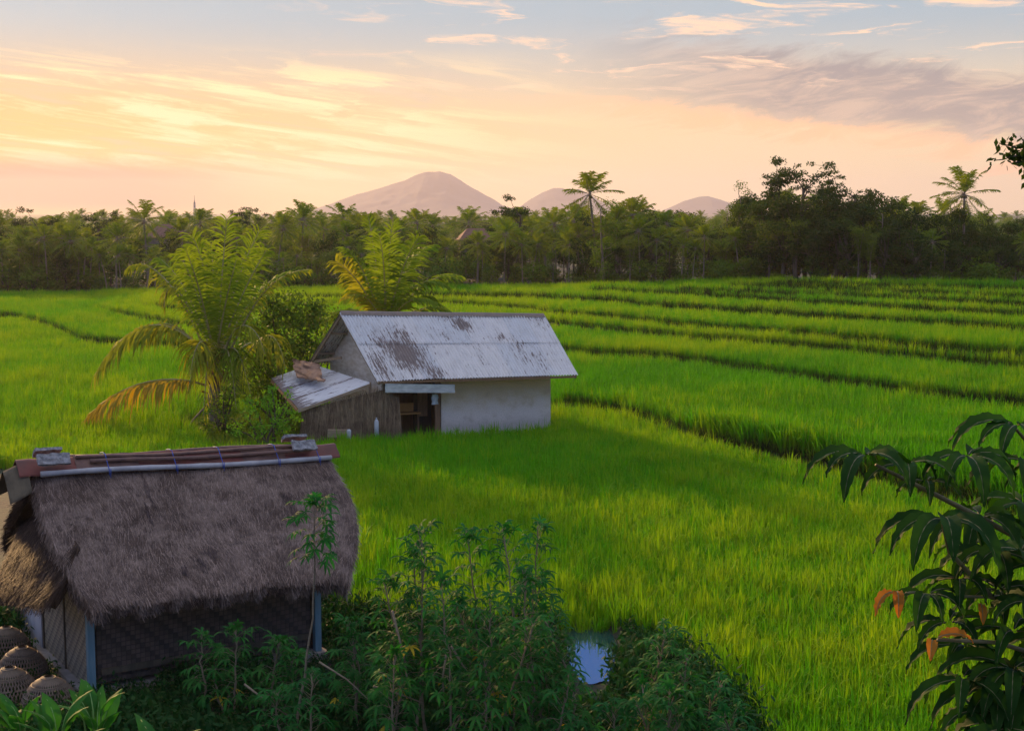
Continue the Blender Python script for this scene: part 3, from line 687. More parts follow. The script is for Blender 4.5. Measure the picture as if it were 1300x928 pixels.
def young_palm():
    D = 54.0; b = at_y(488, 470, D); o = empty('young_coconut_palm', (b[0], b[1], 0)); r = np.random.default_rng(8)
    m = MB(); c = at_y(488, 430, D); m.tube([(b[0], b[1], -.1), c], [.22, .18], 8); m.build('trunk', M['palm_trunk'], o)
    def fr(pts, mat='palm', ll=.9, droop=.4, side=None):
        P = [at_y(x, y, D + dy) for x, y, dy in pts]; m = MB(); frond(m, P, ll * 1.2, 44, .085, r, droop, .045, side=side, ragged=.04); m.build('frond', [M[mat], M['palm_rib']], o, smooth=False)
    B = (488, 430, 0)
    fr([B, (489, 390, 0), (492, 335, 0), (498, 284, 0)], ll=.75, side=(1, .6, 0)); fr([B, (484, 380, .4), (476, 320, .6), (468, 276, .9)], ll=.6, side=(1, -.6, 0))
    fr([B, (470, 370, -.2), (448, 345, -.4), (426, 332, -.5)], 'palm_old', ll=.75, side=(1, .3, 0), droop=.7); fr([B, (474, 385, .4), (455, 365, .5), (440, 362, .6)], ll=.75, droop=.7)
    fr([B, (505, 375, -.3), (530, 345, -.5), (566, 362, -.6)], ll=.9, droop=.7); fr([B, (500, 390, -.8), (520, 368, -1.0), (556, 385, -1.2)], ll=.9, droop=.7)
    fr([B, (498, 370, .3), (516, 322, .6), (548, 312, 1.0)], ll=.85, droop=.6); fr([B, (480, 385, -.8), (465, 365, -1.2), (436, 378, -1.4)], 'palm_old', ll=.7, droop=.7)
    fr([B, (496, 375, .8), (506, 340, 1.1), (520, 330, 1.5)], ll=.8, side=(1, -.4, 0))
    fr([B, (478, 380, -.5), (458, 325, -.8), (440, 318, -1.0)], ll=.95, droop=.6); fr([B, (508, 385, .2), (540, 345, .3), (580, 350, .2)], ll=.95, droop=.7); fr([B, (500, 372, -1.0), (512, 330, -1.5), (532, 300, -1.8)], ll=.9, side=(1, .3, 0), droop=.5); fr([B, (472, 395, .6), (446, 385, .8), (424, 400, .9)], 'palm', ll=.8, droop=.8); fr([B, (512, 400, .6), (540, 380, .8), (570, 395, .9)], ll=.9, droop=.8); fr([B, (490, 370, -1.2), (488, 330, -1.6), (482, 300, -1.9)], ll=.9, side=(1, .2, 0))
    tag(o, 'young coconut palm with upright fronds rising behind the tin roof', 'coconut palm')
young_palm()

# shrubs between the palm and the hut
def shrub(name, D, blobs, mat, label, per=420, L=.13, W=.07, cat='shrub', seed=3):
    r = np.random.default_rng(seed); P = [at_y(x, y, D + dy) for x, y, rr, dy in blobs]; ra = [rr for _, _, rr, _ in blobs]
    bx = np.mean([p[0] for p in P]); o = empty(name, (bx, D, float(ground_z(bx, D)))); st = MB(); cr = MB()
    for p, q in zip(P, ra):
        limb(st, (bx + r.normal(0, .15), D + r.normal(0, .15), -.05), p, .05, .012, .15, r, 6, 5)
    clump_leaves(cr, P, ra, per, L, W, r, .85, shell=.15); st.build('stem', M['bark_dark'], o); cr.build('crown', M[mat], o, smooth=False); tag(o, label, cat)
shrub('shrub', 51.0, [(345, 400, .8, 0), (372, 392, .9, .5), (392, 410, .8, .6), (330, 430, .9, 0), (360, 435, 1.0, 0), (395, 440, .8, .6), (320, 465, .9, -.5), (350, 475, .9, 0), (335, 500, .9, -.3), (378, 462, .7, .5), (300, 490, .7, -1), (345, 380, .5, 0), (400, 388, .5, .6)], 'dark_shrub', 'tall dark leafy shrub between the leaning palm and the hut gable', 620, .19, .10)
shrub('shrub', 52.5, [(408, 400, .55, 0), (418, 425, .6, 0), (404, 452, .6, 0), (428, 402, .4, 0), (385, 470, .6, 0)], 'bamboo_leaf', 'yellow green bush right behind the hut gable', 600, .15, .07, seed=6)
M_ = None

shrub('shrub', 44.3, [(318, 525, .35, 0), (340, 510, .4, 0), (362, 520, .4, .2), (330, 545, .45, 0), (358, 545, .4, 0), (375, 530, .28, .2), (300, 545, .35, 0), (345, 495, .25, 0), (366, 500, .22, 0), (315, 508, .22, .2), (352, 535, .35, -.4)], 'shrub', 'bright green feathery shrub in front of the lean-to roof', 700, .15, .06, seed=9)
shrub('shrub', 47.6, [(285, 515, .5, 0), (300, 500, .45, .3), (292, 540, .5, 0), (312, 535, .5, .4), (278, 545, .4, 0), (262, 540, .35, -.6), (250, 550, .3, -.6), (300, 475, .5, .6), (308, 455, .45, .8), (275, 510, .4, -.7), (296, 555, .35, -.9), (270, 522, .35, -1.4), (284, 500, .35, -1.3), (268, 545, .35, -1.5), (255, 535, .25, -1.2), (290, 530, .4, -1.3)], 'dark_shrub', 'low dark shrub around the foot of the leaning palm', 620, .13, .06, seed=10)

# ------------------------------------------------------------------ thatched hut
def thatch_mat(name, c1, c2, c3):
    m, nt, b = newmat(name)
    n1 = noise(nt, coords(nt, 'Object', (1, 1, 1)), 1.6, 5, .6); n2 = noise(nt, coords(nt, 'Object', (1, 1, .25)), 34, 3, .6)
    isl = nt.nodes.new('ShaderNodeNewGeometry'); ri = X(nt, isl.outputs['Random Per Island'])
    n0 = noise(nt, coords(nt, 'Object', (1, 1, 1)), 4.5, 4, .6); c = mixc(nt, n1.ss(.38, .62), c1, c2); c = mixc(nt, n0.ss(.5, .7) * .7, c, c3); c = mixc(nt, n2.ss(.35, .7) * .5, c, c3); c = mixc(nt, ri.ss(.55, 1.0) * .55, c, tuple(x * 1.7 for x in c2)); c = mixc(nt, ri.ss(.4, .0) * .6, c, tuple(x * .55 for x in c1))
    nt.links.new(c, b.inputs['Base Color']); b.inputs['Roughness'].default_value = .7; b.inputs['Specular IOR Level'].default_value = .1
    bump(nt, b, n2, .7, .03); return m
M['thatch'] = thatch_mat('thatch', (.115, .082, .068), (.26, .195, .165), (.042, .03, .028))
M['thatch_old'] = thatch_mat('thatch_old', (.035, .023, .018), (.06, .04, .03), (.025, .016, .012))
M['ridge_red'] = simple('ridge_red', (.15, .04, .032), (.09, .035, .03), 3, .55, (1, 1, 1), .4, .01)
M['ridge_brown'] = simple('ridge_brown', (.16, .09, .07), (.09, .05, .045), 5, .6, (1, 1, 1), .4, .01)
M['pole'] = simple('pole', (.24, .24, .26), (.36, .36, .38), 3, .5)
M['cord'] = simple('cord', (.03, .08, .35), (.04, .10, .42), 8, .6)
M['slab'] = simple('slab', (.12, .12, .125), (.30, .30, .31), 14, .95, (1, 1, 1), .9, .03)
M['post_blue'] = simple('post_blue', (.10, .20, .25), (.16, .27, .31), 4, .7, (3, 3, .4), .3, .01)
M['board_grey'] = simple('board_grey', (.26, .26, .28), (.38, .38, .4), 4, .8, (1, 1, .2), .3, .01)
M['cement'] = simple('cement', (.22, .2, .18), (.3, .28, .26), 5, .9, bumpv=.4)
def weave_mat(name, ca, cb, sc_):
    """two-tone plaited bamboo strips"""
    m, nt, b = newmat(name); s = nt.nodes.new('ShaderNodeSeparateXYZ'); nt.links.new(coords(nt, 'UV'), s.inputs[0])
    u = X(nt, s.outputs[0]) * sc_; v = X(nt, s.outputs[1]) * sc_
    fu = u._m('FLOOR'); fv = v._m('FLOOR'); chk = ((fu + fv * 1.0) * .25)._m('FRACT').ss(.45, .55)
    gu = (u._m('FRACT') - .5).abs().ss(.38, .5); gv = (v._m('FRACT') - .5).abs().ss(.38, .5)
    n1 = noise(nt, coords(nt, 'UV', (1, 1, 1)), 2.2, 4)
    c = mixc(nt, chk, ca, cb); c = mixc(nt, n1.ss(.3, .7) * .5, c, tuple(x * .55 for x in ca)); c = mixc(nt, gu.max(gv) * .75, c, (.02, .015, .012))
    nt.links.new(c, b.inputs['Base Color']); b.inputs['Roughness'].default_value = .6
    bump(nt, b, (1 - gu.max(gv)) + chk * .4, .8, .01); return m
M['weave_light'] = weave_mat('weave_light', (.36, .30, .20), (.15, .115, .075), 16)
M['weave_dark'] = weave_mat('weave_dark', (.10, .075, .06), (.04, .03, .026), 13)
def panel(name, O, Ud, w, h, mat, parent, th=.03, top=None):
    """an upright woven panel with UVs in metres; top = heights of the two upper corners"""
    n = nrm(np.cross(Ud, ZV)); h0, h1 = (h, h) if top is None else top
    me = bpy.data.meshes.new(name); P = [O, O + Ud * w, O + Ud * w + ZV * h1, O + ZV * h0]; V = [tuple(p) for p in P] + [tuple(p - n * th) for p in P]
    me.from_pydata(V, [], [(0, 1, 2, 3), (7, 6, 5, 4), (0, 4, 5, 1), (1, 5, 6, 2), (2, 6, 7, 3), (3, 7, 4, 0)]); uv = me.uv_layers.new(); co = [(0, 0), (w, 0), (w, h1), (0, h0)] * 2
    for l in me.loops: uv.data[l.index].uv = co[l.vertex_index]
    me.materials.append(mat); o = bpy.data.objects.new(name, me); COL.objects.link(o); o.parent = parent; o.matrix_parent_inverse = mat_inv(parent); return o
def P1(u, v, z): return A1 * np.array([1, 1, 0]) + U1 * u + V1 * v + ZV * z
def uv1(p): d = p - A1; return float(d @ U1), float(d @ V1), float(p[2])
def solve_z(px, py, vt, lo=1.0, hi=5.5):
    for _ in range(40):
        m = (lo + hi) / 2
        if uv1(at_z(px, py, m))[1] > vt: lo = m
        else: hi = m
    return at_z(px, py, (lo + hi) / 2)
def thatched_hut():
    r = np.random.default_rng(2)
    o = empty('thatched_hut', A1, TH)
    RL = solve_z(42, 594, W1 / 2); RR = solve_z(412, 574, W1 / 2); EL = at_z(120, 766, 1.70); ER = at_z(440, 730, 1.70)
    print('hut1 local', uv1(RL), uv1(RR), uv1(EL), uv1(ER), 'L1', L1)
    rl, rr, el, er = map(np.array, (uv1(RL), uv1(RR), uv1(EL), uv1(ER)))
    def front(s, t):
        a = rl + (rr - rl) * s; b = el + (er - el) * s; p = a + (b - a) * t
        p = p + np.array([0, 0, -.10]) * math.sin(math.pi * t) * 1 + np.array([0, 0, .06 * mnoise.noise(Vector((s * 5, t * 4, 1))) + .03 * mnoise.noise(Vector((s * 16, t * 9, 7)))])
        p[0] += .36 * math.sin(math.pi * min(1, t * 1.0)) ** 1.2 * max(0, s - .75) / .25 * 1.0 - .12 * math.sin(math.pi * t) * max(0, .15 - s) / .15
        p[2] -= .15 * max(0, (s - .9) / .1) ** 2 * t + .08 * max(0, (.05 - s) / .05) ** 2
        p[2] += .09 * mnoise.noise(Vector((s * 7, 3.3, 0))) * t
        p[1] -= .10 * mnoise.noise(Vector((s * 9, 8.3, 0))) * t
        return p
    def back(s, t):
        p = front(s, t); return np.array([p[0], rl[1] * 2 - p[1], p[2]])
    NS, NT = 60, 26
    def surf(fn, name, mb, flip=1.0, per=24000):
        G = np.array([[fn(s, t) for s in np.linspace(0, 1, NS)] for t in np.linspace(0, 1, NT)])
        T = np.linspace(0, 1, NT)[:, None, None]
        Lo = G + np.array([0, 0, -1.0]) * (.19) + np.array([0, .12 * flip, 0])
        for Q in (G, Lo): mb.grid(Q if True else Q)
        # close the edges with thick rims
        for q0, q1 in ((G[-1], Lo[-1]), (G[:, 0], Lo[:, 0]), (G[:, -1], Lo[:, -1])): mb.grid(np.stack([q0, q0 * .5 + q1 * .5, q1]))
        # loose straw lying on the slope
        n = per; s = r.uniform(0, 1, n); t = r.uniform(0, 1.0, n) ** .95
        iu = s * (NS - 1); iv = t * (NT - 1); i0 = np.minimum(iu.astype(int), NS - 2); j0 = np.minimum(iv.astype(int), NT - 2); fu = (iu - i0)[:, None]; fv = (iv - j0)[:, None]
        p = G[j0, i0] * (1 - fu) * (1 - fv) + G[j0, i0 + 1] * fu * (1 - fv) + G[j0 + 1, i0] * (1 - fu) * fv + G[j0 + 1, i0 + 1] * fu * fv
        dn = nrm(G[j0 + 1, i0] - G[j0, i0]); sd = nrm(G[j0, i0 + 1] - G[j0, i0]); nn = nrm(np.cross(dn, sd)); nn *= np.sign(nn[:, 2:3] + 1e-9)
        ang = r.normal(0, .15, n)[:, None] + .2 * np.sin(s * 9)[:, None] * np.cos(t * 5)[:, None]; d = nrm(dn * np.cos(ang) + sd * np.sin(ang) + nn * r.uniform(-.03, .08, n)[:, None])
        L = r.uniform(.07, .24, n)[:, None]; w = nrm(np.cross(d, nn)) * r.uniform(.0018, .0048, n)[:, None]; p = p + nn * r.uniform(-.01, .02, n)[:, None]
        mb.quads(np.stack([p - w, p + w, p + d * L + w * .4, p + d * L - w * .4], 1))
        # ragged fringe at the eave and the verges
        n = 5200; s = r.uniform(0, 1, n); k = np.minimum((s * (NS - 1)).astype(int), NS - 2); f = (s * (NS - 1) - k)[:, None]; q = r.uniform(-.15, 1, n)[:, None].clip(0, 1)
        p = (G[-1][k] * (1 - f) + G[-1][k + 1] * f) * (1 - q) + (Lo[-1][k] * (1 - f) + Lo[-1][k + 1] * f) * q
        d = nrm(np.stack([r.normal(0, .22, n), -flip * (.55 + r.normal(0, .15, n)), -.9 + r.normal(0, .15, n)], 1)); clu = .5 + .5 * np.abs(np.sin(s * 47) * np.sin(s * 21 + 1))
        L = (r.uniform(.06, .22, n) * clu)[:, None]; w = nrm(np.cross(d, (0, 1, .5))) * r.uniform(.004, .010, n)[:, None]
        mb.quads(np.stack([p - w, p + w, p + d * L + w * .3, p + d * L - w * .3], 1))
        for edge, sg in ((0, -1), (-1, 1)):
            n = 2200; t = r.uniform(0, 1, n); k = np.minimum((t * (NT - 1)).astype(int), NT - 2); f = (t * (NT - 1) - k)[:, None]; q = r.uniform(-.1, 1, n)[:, None].clip(0, 1)
            p = (G[k, edge] * (1 - f) + G[k + 1, edge] * f) * (1 - q) + (Lo[k, edge] * (1 - f) + Lo[k + 1, edge] * f) * q; dn = nrm(G[k + 1, edge] - G[k, edge])
            d = nrm(dn + np.array([sg * .35, 0, -.12]) + r.normal(0, .16, (n, 3))); L = r.uniform(.08, .26, n)[:, None]; w = nrm(np.cross(d, (.3, -1, .5))) * r.uniform(.004, .009, n)[:, None]
            mb.quads(np.stack([p - w, p + w, p + d * L + w * .3, p + d * L - w * .3], 1))
    def loc(mb, name, mats, smooth=None, par=o): return linked(name, mb.mesh(name, mats, smooth), par)
    mb = MB(); surf(front, 'f', mb, 1.0, 52000); roof = loc(mb, 'thatch_roof', M['thatch'], smooth=False); mb = MB(); surf(back, 'b', mb, -1.0, 6000); loc(mb, 'back_thatch', M['thatch_old'], smooth=False)
    # pulled tufts and holes on the front slope
    for cs, ct, ln, wd in ((.335, .22, .30, .0035), (.31, .36, .16, .003), (.44, .80, .10, .010), (.49, .70, .09, .008), (.81, .36, .14, .008), (.37, .83, .08, .006)):
        mb = MB()
        for i in range(40):
            s_ = cs + r.normal(0, wd); t_ = min(.95, ct + r.uniform(-.5, .5) * ln); p = front(s_, t_) + np.array([0, -.015, .025]); d = nrm(front(s_, min(1, t_ + .03)) - front(s_, t_) + np.array([r.normal(0, .006), 0, r.uniform(0, .008)]))
            L = r.uniform(.06, .16); w = np.array([.005, 0, 0]); mb.quads([[p - w, p + w, p + d * L + w, p + d * L - w]])
        loc(mb, 'rotten_hollow', M['thatch_dark'], smooth=False, par=roof)
    # side skirt of thatch under the left gable
    c0 = np.array(uv1(at_z(70, 757, 1.75))); c1 = np.array(uv1(at_z(-16, 752, 1.6))); print('skirt', c0, c1)
    def skirt(s, t):
        a = np.array([rl[0] + .25, .35 + s * (W1 - .7), 2.75 - .9 * abs(s - .45)]); b = c0 + (c1 - c0) * s; p = a + (b - a) * t; p[2] -= .08 * math.sin(math.pi * t) - .05 * mnoise.noise(Vector((s * 5, t * 5, 4))); return p
    mb = MB(); G = np.array([[skirt(s, t) for s in np.linspace(0, 1, 24)] for t in np.linspace(0, 1, 14)]); Lo = G - np.array([0, 0, .2]); mb.grid(G); mb.grid(Lo)
    for q0, q1 in ((G[-1], Lo[-1]), (G[:, 0], Lo[:, 0]), (G[:, -1], Lo[:, -1])): mb.grid(np.stack([q0, q1]))
    n = 9000; s = r.uniform(0, 1, n); t = r.uniform(0, 1, n); k = (s * 22.99).astype(int); j = (t * 12.99).astype(int); f = (s * 22.99 - k)[:, None]; g = (t * 12.99 - j)[:, None]
    p = G[j, k] * (1 - f) * (1 - g) + G[j, k + 1] * f * (1 - g) + G[j + 1, k] * (1 - f) * g + G[j + 1, k + 1] * f * g; dn = nrm(G[j + 1, k] - G[j, k]); d = nrm(dn + r.normal(0, .12, (n, 3)) + np.array([0, 0, .05]))
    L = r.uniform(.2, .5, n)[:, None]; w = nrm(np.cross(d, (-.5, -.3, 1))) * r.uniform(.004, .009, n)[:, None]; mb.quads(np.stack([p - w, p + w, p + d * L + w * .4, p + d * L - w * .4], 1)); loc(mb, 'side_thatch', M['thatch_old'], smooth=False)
    # ridge capping in overlapping sheets
    ax = nrm(rr - rl); Lr = np.linalg.norm(rr - rl); k = 6
    for i in range(k):
        a = rl + ax * (-.22 + (Lr + .36) * i / k - .06); b = rl + ax * (-.22 + (Lr + .36) * (i + 1) / k + .06); mb = MB(); P = []
        for q in np.linspace(0, 1, 6):
            c = a + (b - a) * q + np.array([0, 0, .06 + .012 * (i % 2) + .01 * math.sin(q * 9 + i)]); row = []
            for th in np.linspace(-1, 1, 9): row.append(c + np.array([0, th * .24, .09 - .22 * abs(th) ** 1.25 + .012 * math.sin(th * 14 + i)]))
            P.append(row)
        P = np.array(P); mb.grid(P); mb.grid(P - np.array([0, 0, .02])); 
        for e in (0, -1): mb.grid(np.stack([P[e], P[e] - np.array([0, 0, .02])]))
        loc(mb, 'ridge_sheet', M['ridge_red'] if i % 3 != 1 else M['ridge_brown'])
    mb = MB(); P = []
    for q in np.linspace(0, 1, 5):
        c = rl + ax * (-.48 + .36 * q); P.append([c + np.array([0, th * (.36 + .06 * (1 - q)), .13 - .45 * abs(th) ** 1.4 - .16 * (1 - q)]) for th in np.linspace(-1, 1, 9)])
    P = np.array(P); mb.grid(P); mb.grid(P - np.array([0, 0, .025])); loc(mb, 'ridge_end_sheet', M['bark_dark'])
    for i, (s0, s1, dy, dz, rad) in enumerate(((.0, 1.0, -.27, -.10, .045), (.16, .93, -.18, .04, .034), (.12, .95, -.08, .11, .030), (.10, .9, .14, .1, .036))):
        a = rl + (rr - rl) * s0 + np.array([.05, dy, dz + .03]); b = rl + (rr - rl) * s1 + np.array([0, dy, dz + .03]); n = 24; t = np.linspace(0, 1, n)[:, None]; pts = a + (b - a) * t; pts[:, 2] += .018 * np.sin(t[:, 0] * 7 + i); pts[:, 1] += .012 * np.sin(t[:, 0] * 11 + i)
        rad_ = np.full(n, rad); rad_[::4] *= 1.12; mb = MB(); mb.tube(pts, rad_, 9); loc(mb, 'bamboo_pole', M['pole'] if i == 0 else M['ridge_brown'])
    for s_ in (.22, .44, .60, .80, .95):
        c = rl + (rr - rl) * s_; mb = MB(); mb.tube([c + np.array([0, y, z]) for y, z in ((-.33, -.13), (-.325, -.04), (-.2, .09), (-.12, .19), (0, .2), (.16, .17), (.3, -.1))], .007, 5); mb.tube([c + np.array([.02, -.33, -.18]), c + np.array([.03, -.32, -.03])], .006, 5); loc(mb, 'cord', M['cord'])
    # walls, posts, rails
    zt = 1.55
    ow = 0.0
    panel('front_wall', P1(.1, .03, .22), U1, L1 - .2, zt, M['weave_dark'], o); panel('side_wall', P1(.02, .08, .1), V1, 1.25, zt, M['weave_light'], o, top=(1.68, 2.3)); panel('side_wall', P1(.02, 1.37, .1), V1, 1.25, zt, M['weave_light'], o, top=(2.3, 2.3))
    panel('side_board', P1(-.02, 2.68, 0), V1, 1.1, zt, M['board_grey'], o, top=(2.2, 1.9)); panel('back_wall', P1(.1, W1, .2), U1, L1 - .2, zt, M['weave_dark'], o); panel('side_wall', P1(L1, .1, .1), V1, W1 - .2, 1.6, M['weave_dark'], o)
    panel('gable_wall', P1(.04, .9, 2.1), V1, W1 - 1.8, .3, M['weave_dark'], o, top=(.5, .5))
    for (u, v) in ((0, 0), (L1, 0), (0, W1), (L1, W1)): mb = MB(); mb.box((u, v, .88), (.11, .11, 1.8)); loc(mb, 'corner_post', M['post_blue'], False)
    for v in (1.345, 2.65): mb = MB(); mb.box((-.01, v, 1.15), (.05, .045, 2.1)); loc(mb, 'batten', M['bark_dark'], False)
    mb = MB(); mb.box((L1 * .5, -.03, .42), (L1 - .3, .04, .10)); loc(mb, 'bottom_rail', M['bark_dark'], False); mb = MB(); mb.box((L1 * .5, 0, 1.74), (L1 + .1, .09, .09)); loc(mb, 'top_rail', M['bark_dark'], False)
    mb = MB(); mb.box((L1 * .5, W1 * .5, .05), (L1 + .3, W1 + .3, .16)); loc(mb, 'plinth', M['cement'], False)
    tag(o, 'low bamboo walled hut under a shaggy grey thatch roof in the near left corner', 'hut')
    # slabs weighting the ridge
    def block(px, py, dv, sz, lab, tilt):
        p = solve_z(px, py, W1 / 2 + dv); u = nrm(ax); w = U1 * u[0] + V1 * u[1] + ZV * u[2]; n = np.array([0, -1, 0]) * math.sin(tilt) + ZV * math.cos(tilt); n = nrm(U1 * 0 + V1 * (-math.sin(tilt)) + ZV * math.cos(tilt)); d = nrm(np.cross(n, w))
        mb = MB(); G = 7; e = np.linspace(-1, 1, G)
        for sgn, ax0, ax1, ax2 in ((1, w, d, n), (-1, w, d, n), (1, d, n, w), (-1, d, n, w), (1, n, w, d), (-1, n, w, d)):
            dims = {id(w): sz[0] / 2, id(d): sz[1] / 2, id(n): sz[2] / 2}; Q = []
            for a in e: Q.append([p + ax0 * a * dims[id(ax0)] + ax1 * b * dims[id(ax1)] + ax2 * sgn * dims[id(ax2)] for b in e])
            Q = np.array(Q)
            for a in range(G):
                for b in range(G): Q[a, b] += np.array(mnoise.noise_vector(Vector(Q[a, b] * 9))) * .022
            mb.grid(Q)
        bo = mb.build('stone_slab', M['slab'], None); tag(bo, lab, 'stone slab', 'stone slabs weighting the thatch ridge')
    block(68, 583, -.27, (.52, .20, .05), 'pale rough slab on the near side of the ridge at its left end', .9); block(60, 574, .26, (.44, .22, .05), 'dark slab on the far side of the ridge at its left end', -.7)
    block(386, 565, -.25, (.46, .19, .05), 'pale rough slab on the near side of the ridge at its right end', .9); block(373, 556, .22, (.44, .22, .05), 'light slab on the far side of the ridge near its right end', -.6)
M['thatch_dark'] = thatch_mat('thatch_dark', (.05, .035, .035), (.09, .065, .06), (.04, .03, .03))
thatched_hut()

# woven cages by the side wall
def cage(px, py, z, dia, label):
    c = at_z(px, py, z + .35); c[2] = z; o = empty('woven_cage', c); rr = dia / 2; hh = dia * .72
    def pt(a, t):                       # t 0 ground .. 1 top
        k = math.cos(max(0, t - .25) / .75 * math.pi / 2 * .975) ** .6 if t > .25 else 1 - .08 * (1 - t / .25); return np.array([math.cos(a) * rr * k, math.sin(a) * rr * k, t * hh])
    m = MB()
    for i in range(44):
        a = i * 2 * math.pi / 44
        for sg in (-1, 1): m.tube([pt(a + sg * t * .7, t) for t in np.linspace(0, 1, 9)], .010, 4, cap=False)
    m.mi = [0] * len(m.f); linked('weave', m.mesh('weave', M['cane']), o)
    for t in (.02, .3, .55, .8, .97):
        m = MB(); m.tube([pt(a, t) for a in np.linspace(0, 2 * math.pi, 29)], .012, 5, cap=False); linked('hoop', m.mesh('hoop', M['cane']), o)
    tag(o, label, 'cage', 'woven cane cages beside the thatched hut')
M['cane'] = simple('cane', (.10, .075, .055), (.17, .13, .095), 6, .6)
cage(62, 878, .0, .82, 'front woven cane cage nearest the corner post'); cage(12, 868, .0, .85, 'woven cane cage cut by the left frame edge beside the front one')
cage(28, 838, .0, .80, 'woven cane cage behind the front two, against the side wall'); cage(8, 812, .0, .8, 'rearmost woven cane cage under the thatched skirt')
#==PART3==
# ------------------------------------------------------------------ tin roofed hut
def tin_mat(name, base, base2, rustc, amount=1.0):
    m, nt, b = newmat(name); a = nt.nodes.new('ShaderNodeAttribute'); a.attribute_name = 'rust'; ru = X(nt, a.outputs['Fac'])
    g = nt.nodes.new('ShaderNodeNewGeometry'); n1 = noise(nt, coords(nt, 'UV', (1, 1, 1)), 1.3, 6, .65); n2 = noise(nt, coords(nt, 'UV', (3.5, .6, 1)), 3, 5, .65); n3 = noise(nt, coords(nt, 'UV', (9, 2.2, 1)), 2.2, 6, .7)
    sh = nt.nodes.new('ShaderNodeAttribute'); sh.attribute_name = 'sheet'; shf = X(nt, sh.outputs['Fac'])
    c = mixc(nt, shf, base, base2); c = mixc(nt, n2.ss(.42, .75) * .55, c, tuple(x * .55 for x in base)); c = mixc(nt, n1.ss(.55, .8) * .25, c, (.45, .38, .30))
    n4 = noise(nt, coords(nt, 'UV', (14, 1.1, 1)), 2.0, 3, .6); mask = (ru * 1.0 + (n3 - .5) * 1.6 + (n4 - .5) * 2.2).ss(.42, .70) * amount * .85; c = mixc(nt, mask, c, mixc(nt, n1, rustc, tuple(x * .45 for x in rustc)))
    nt.links.new(c, b.inputs['Base Color']); nt.links.new((mask * .35 + .42).k, b.inputs['Roughness']); b.inputs['Specular IOR Level'].default_value = .5
    bump(nt, b, n3, .25, .01); return m
M['tin'] = tin_mat('tin', (.66, .63, .61), (.54, .55, .57), (.17, .11, .09))
M['tin_under'] = simple('tin_under', (.16, .13, .11), (.22, .17, .14), 5, .7)
M['plaster'] = None
def plaster():
    m, nt, b = newmat('plaster'); v = coords(nt, 'UV'); s = nt.nodes.new('ShaderNodeSeparateXYZ'); nt.links.new(v, s.inputs[0]); h = X(nt, s.outputs[1])
    n1 = noise(nt, v, 2.2, 6, .65); n2 = noise(nt, v, 26, 3, .7)
    w = (h + (n1 - .5) * 1.1).ss(.75, 1.65)        # limewash wearing off from the top down
    c = mixc(nt, w, (.64, .57, .52), (.56, .42, .26)); c = mixc(nt, n2.ss(.35, .7) * .35, c, (.26, .24, .22)); c = mixc(nt, n1.ss(.5, .75) * .45, c, (.34, .27, .20)); sp_ = (1.15 - h + (n1 - .5) * .7).ss(.35, .75); c = mixc(nt, sp_ * .35, c, (.24, .20, .16))
    nt.links.new(c, b.inputs['Base Color']); b.inputs['Roughness'].default_value = .92; bump(nt, b, n2, .5, .012); return m
M['plaster'] = plaster()
M['wall_pale'] = simple('wall_pale', (.52, .42, .32), (.70, .62, .54), 3.5, .9, (1, 1, 3), .3, .01)
M['brush'] = thatch_mat('brush', (.15, .105, .07), (.24, .175, .11), (.10, .07, .05))
M['wood_brown'] = simple('wood_brown', (.14, .08, .045), (.22, .13, .075), 4, .7, (4, 4, .5), .3, .01)
M['wood_pale'] = simple('wood_pale', (.34, .36, .36), (.50, .52, .50), 3, .75, (.6, 3, 3), .3, .01)
M['wood_mid'] = simple('wood_mid', (.24, .17, .11), (.33, .25, .17), 3, .75, (.6, 3, 3), .3, .01)
M['white_thing'] = simple('white_plastic', (.42, .45, .48), (.32, .35, .38), 6, .5)
M['orange_wood'] = simple('orange_wood', (.36, .17, .05), (.44, .22, .07), 4, .5)
M['sack'] = simple('sack', (.22, .13, .09), (.32, .2, .14), 5, .85, bumpv=.5, bdist=.04)
def vnoise(x, y, z=0.0): return mnoise.noise(Vector((x, y, z)))
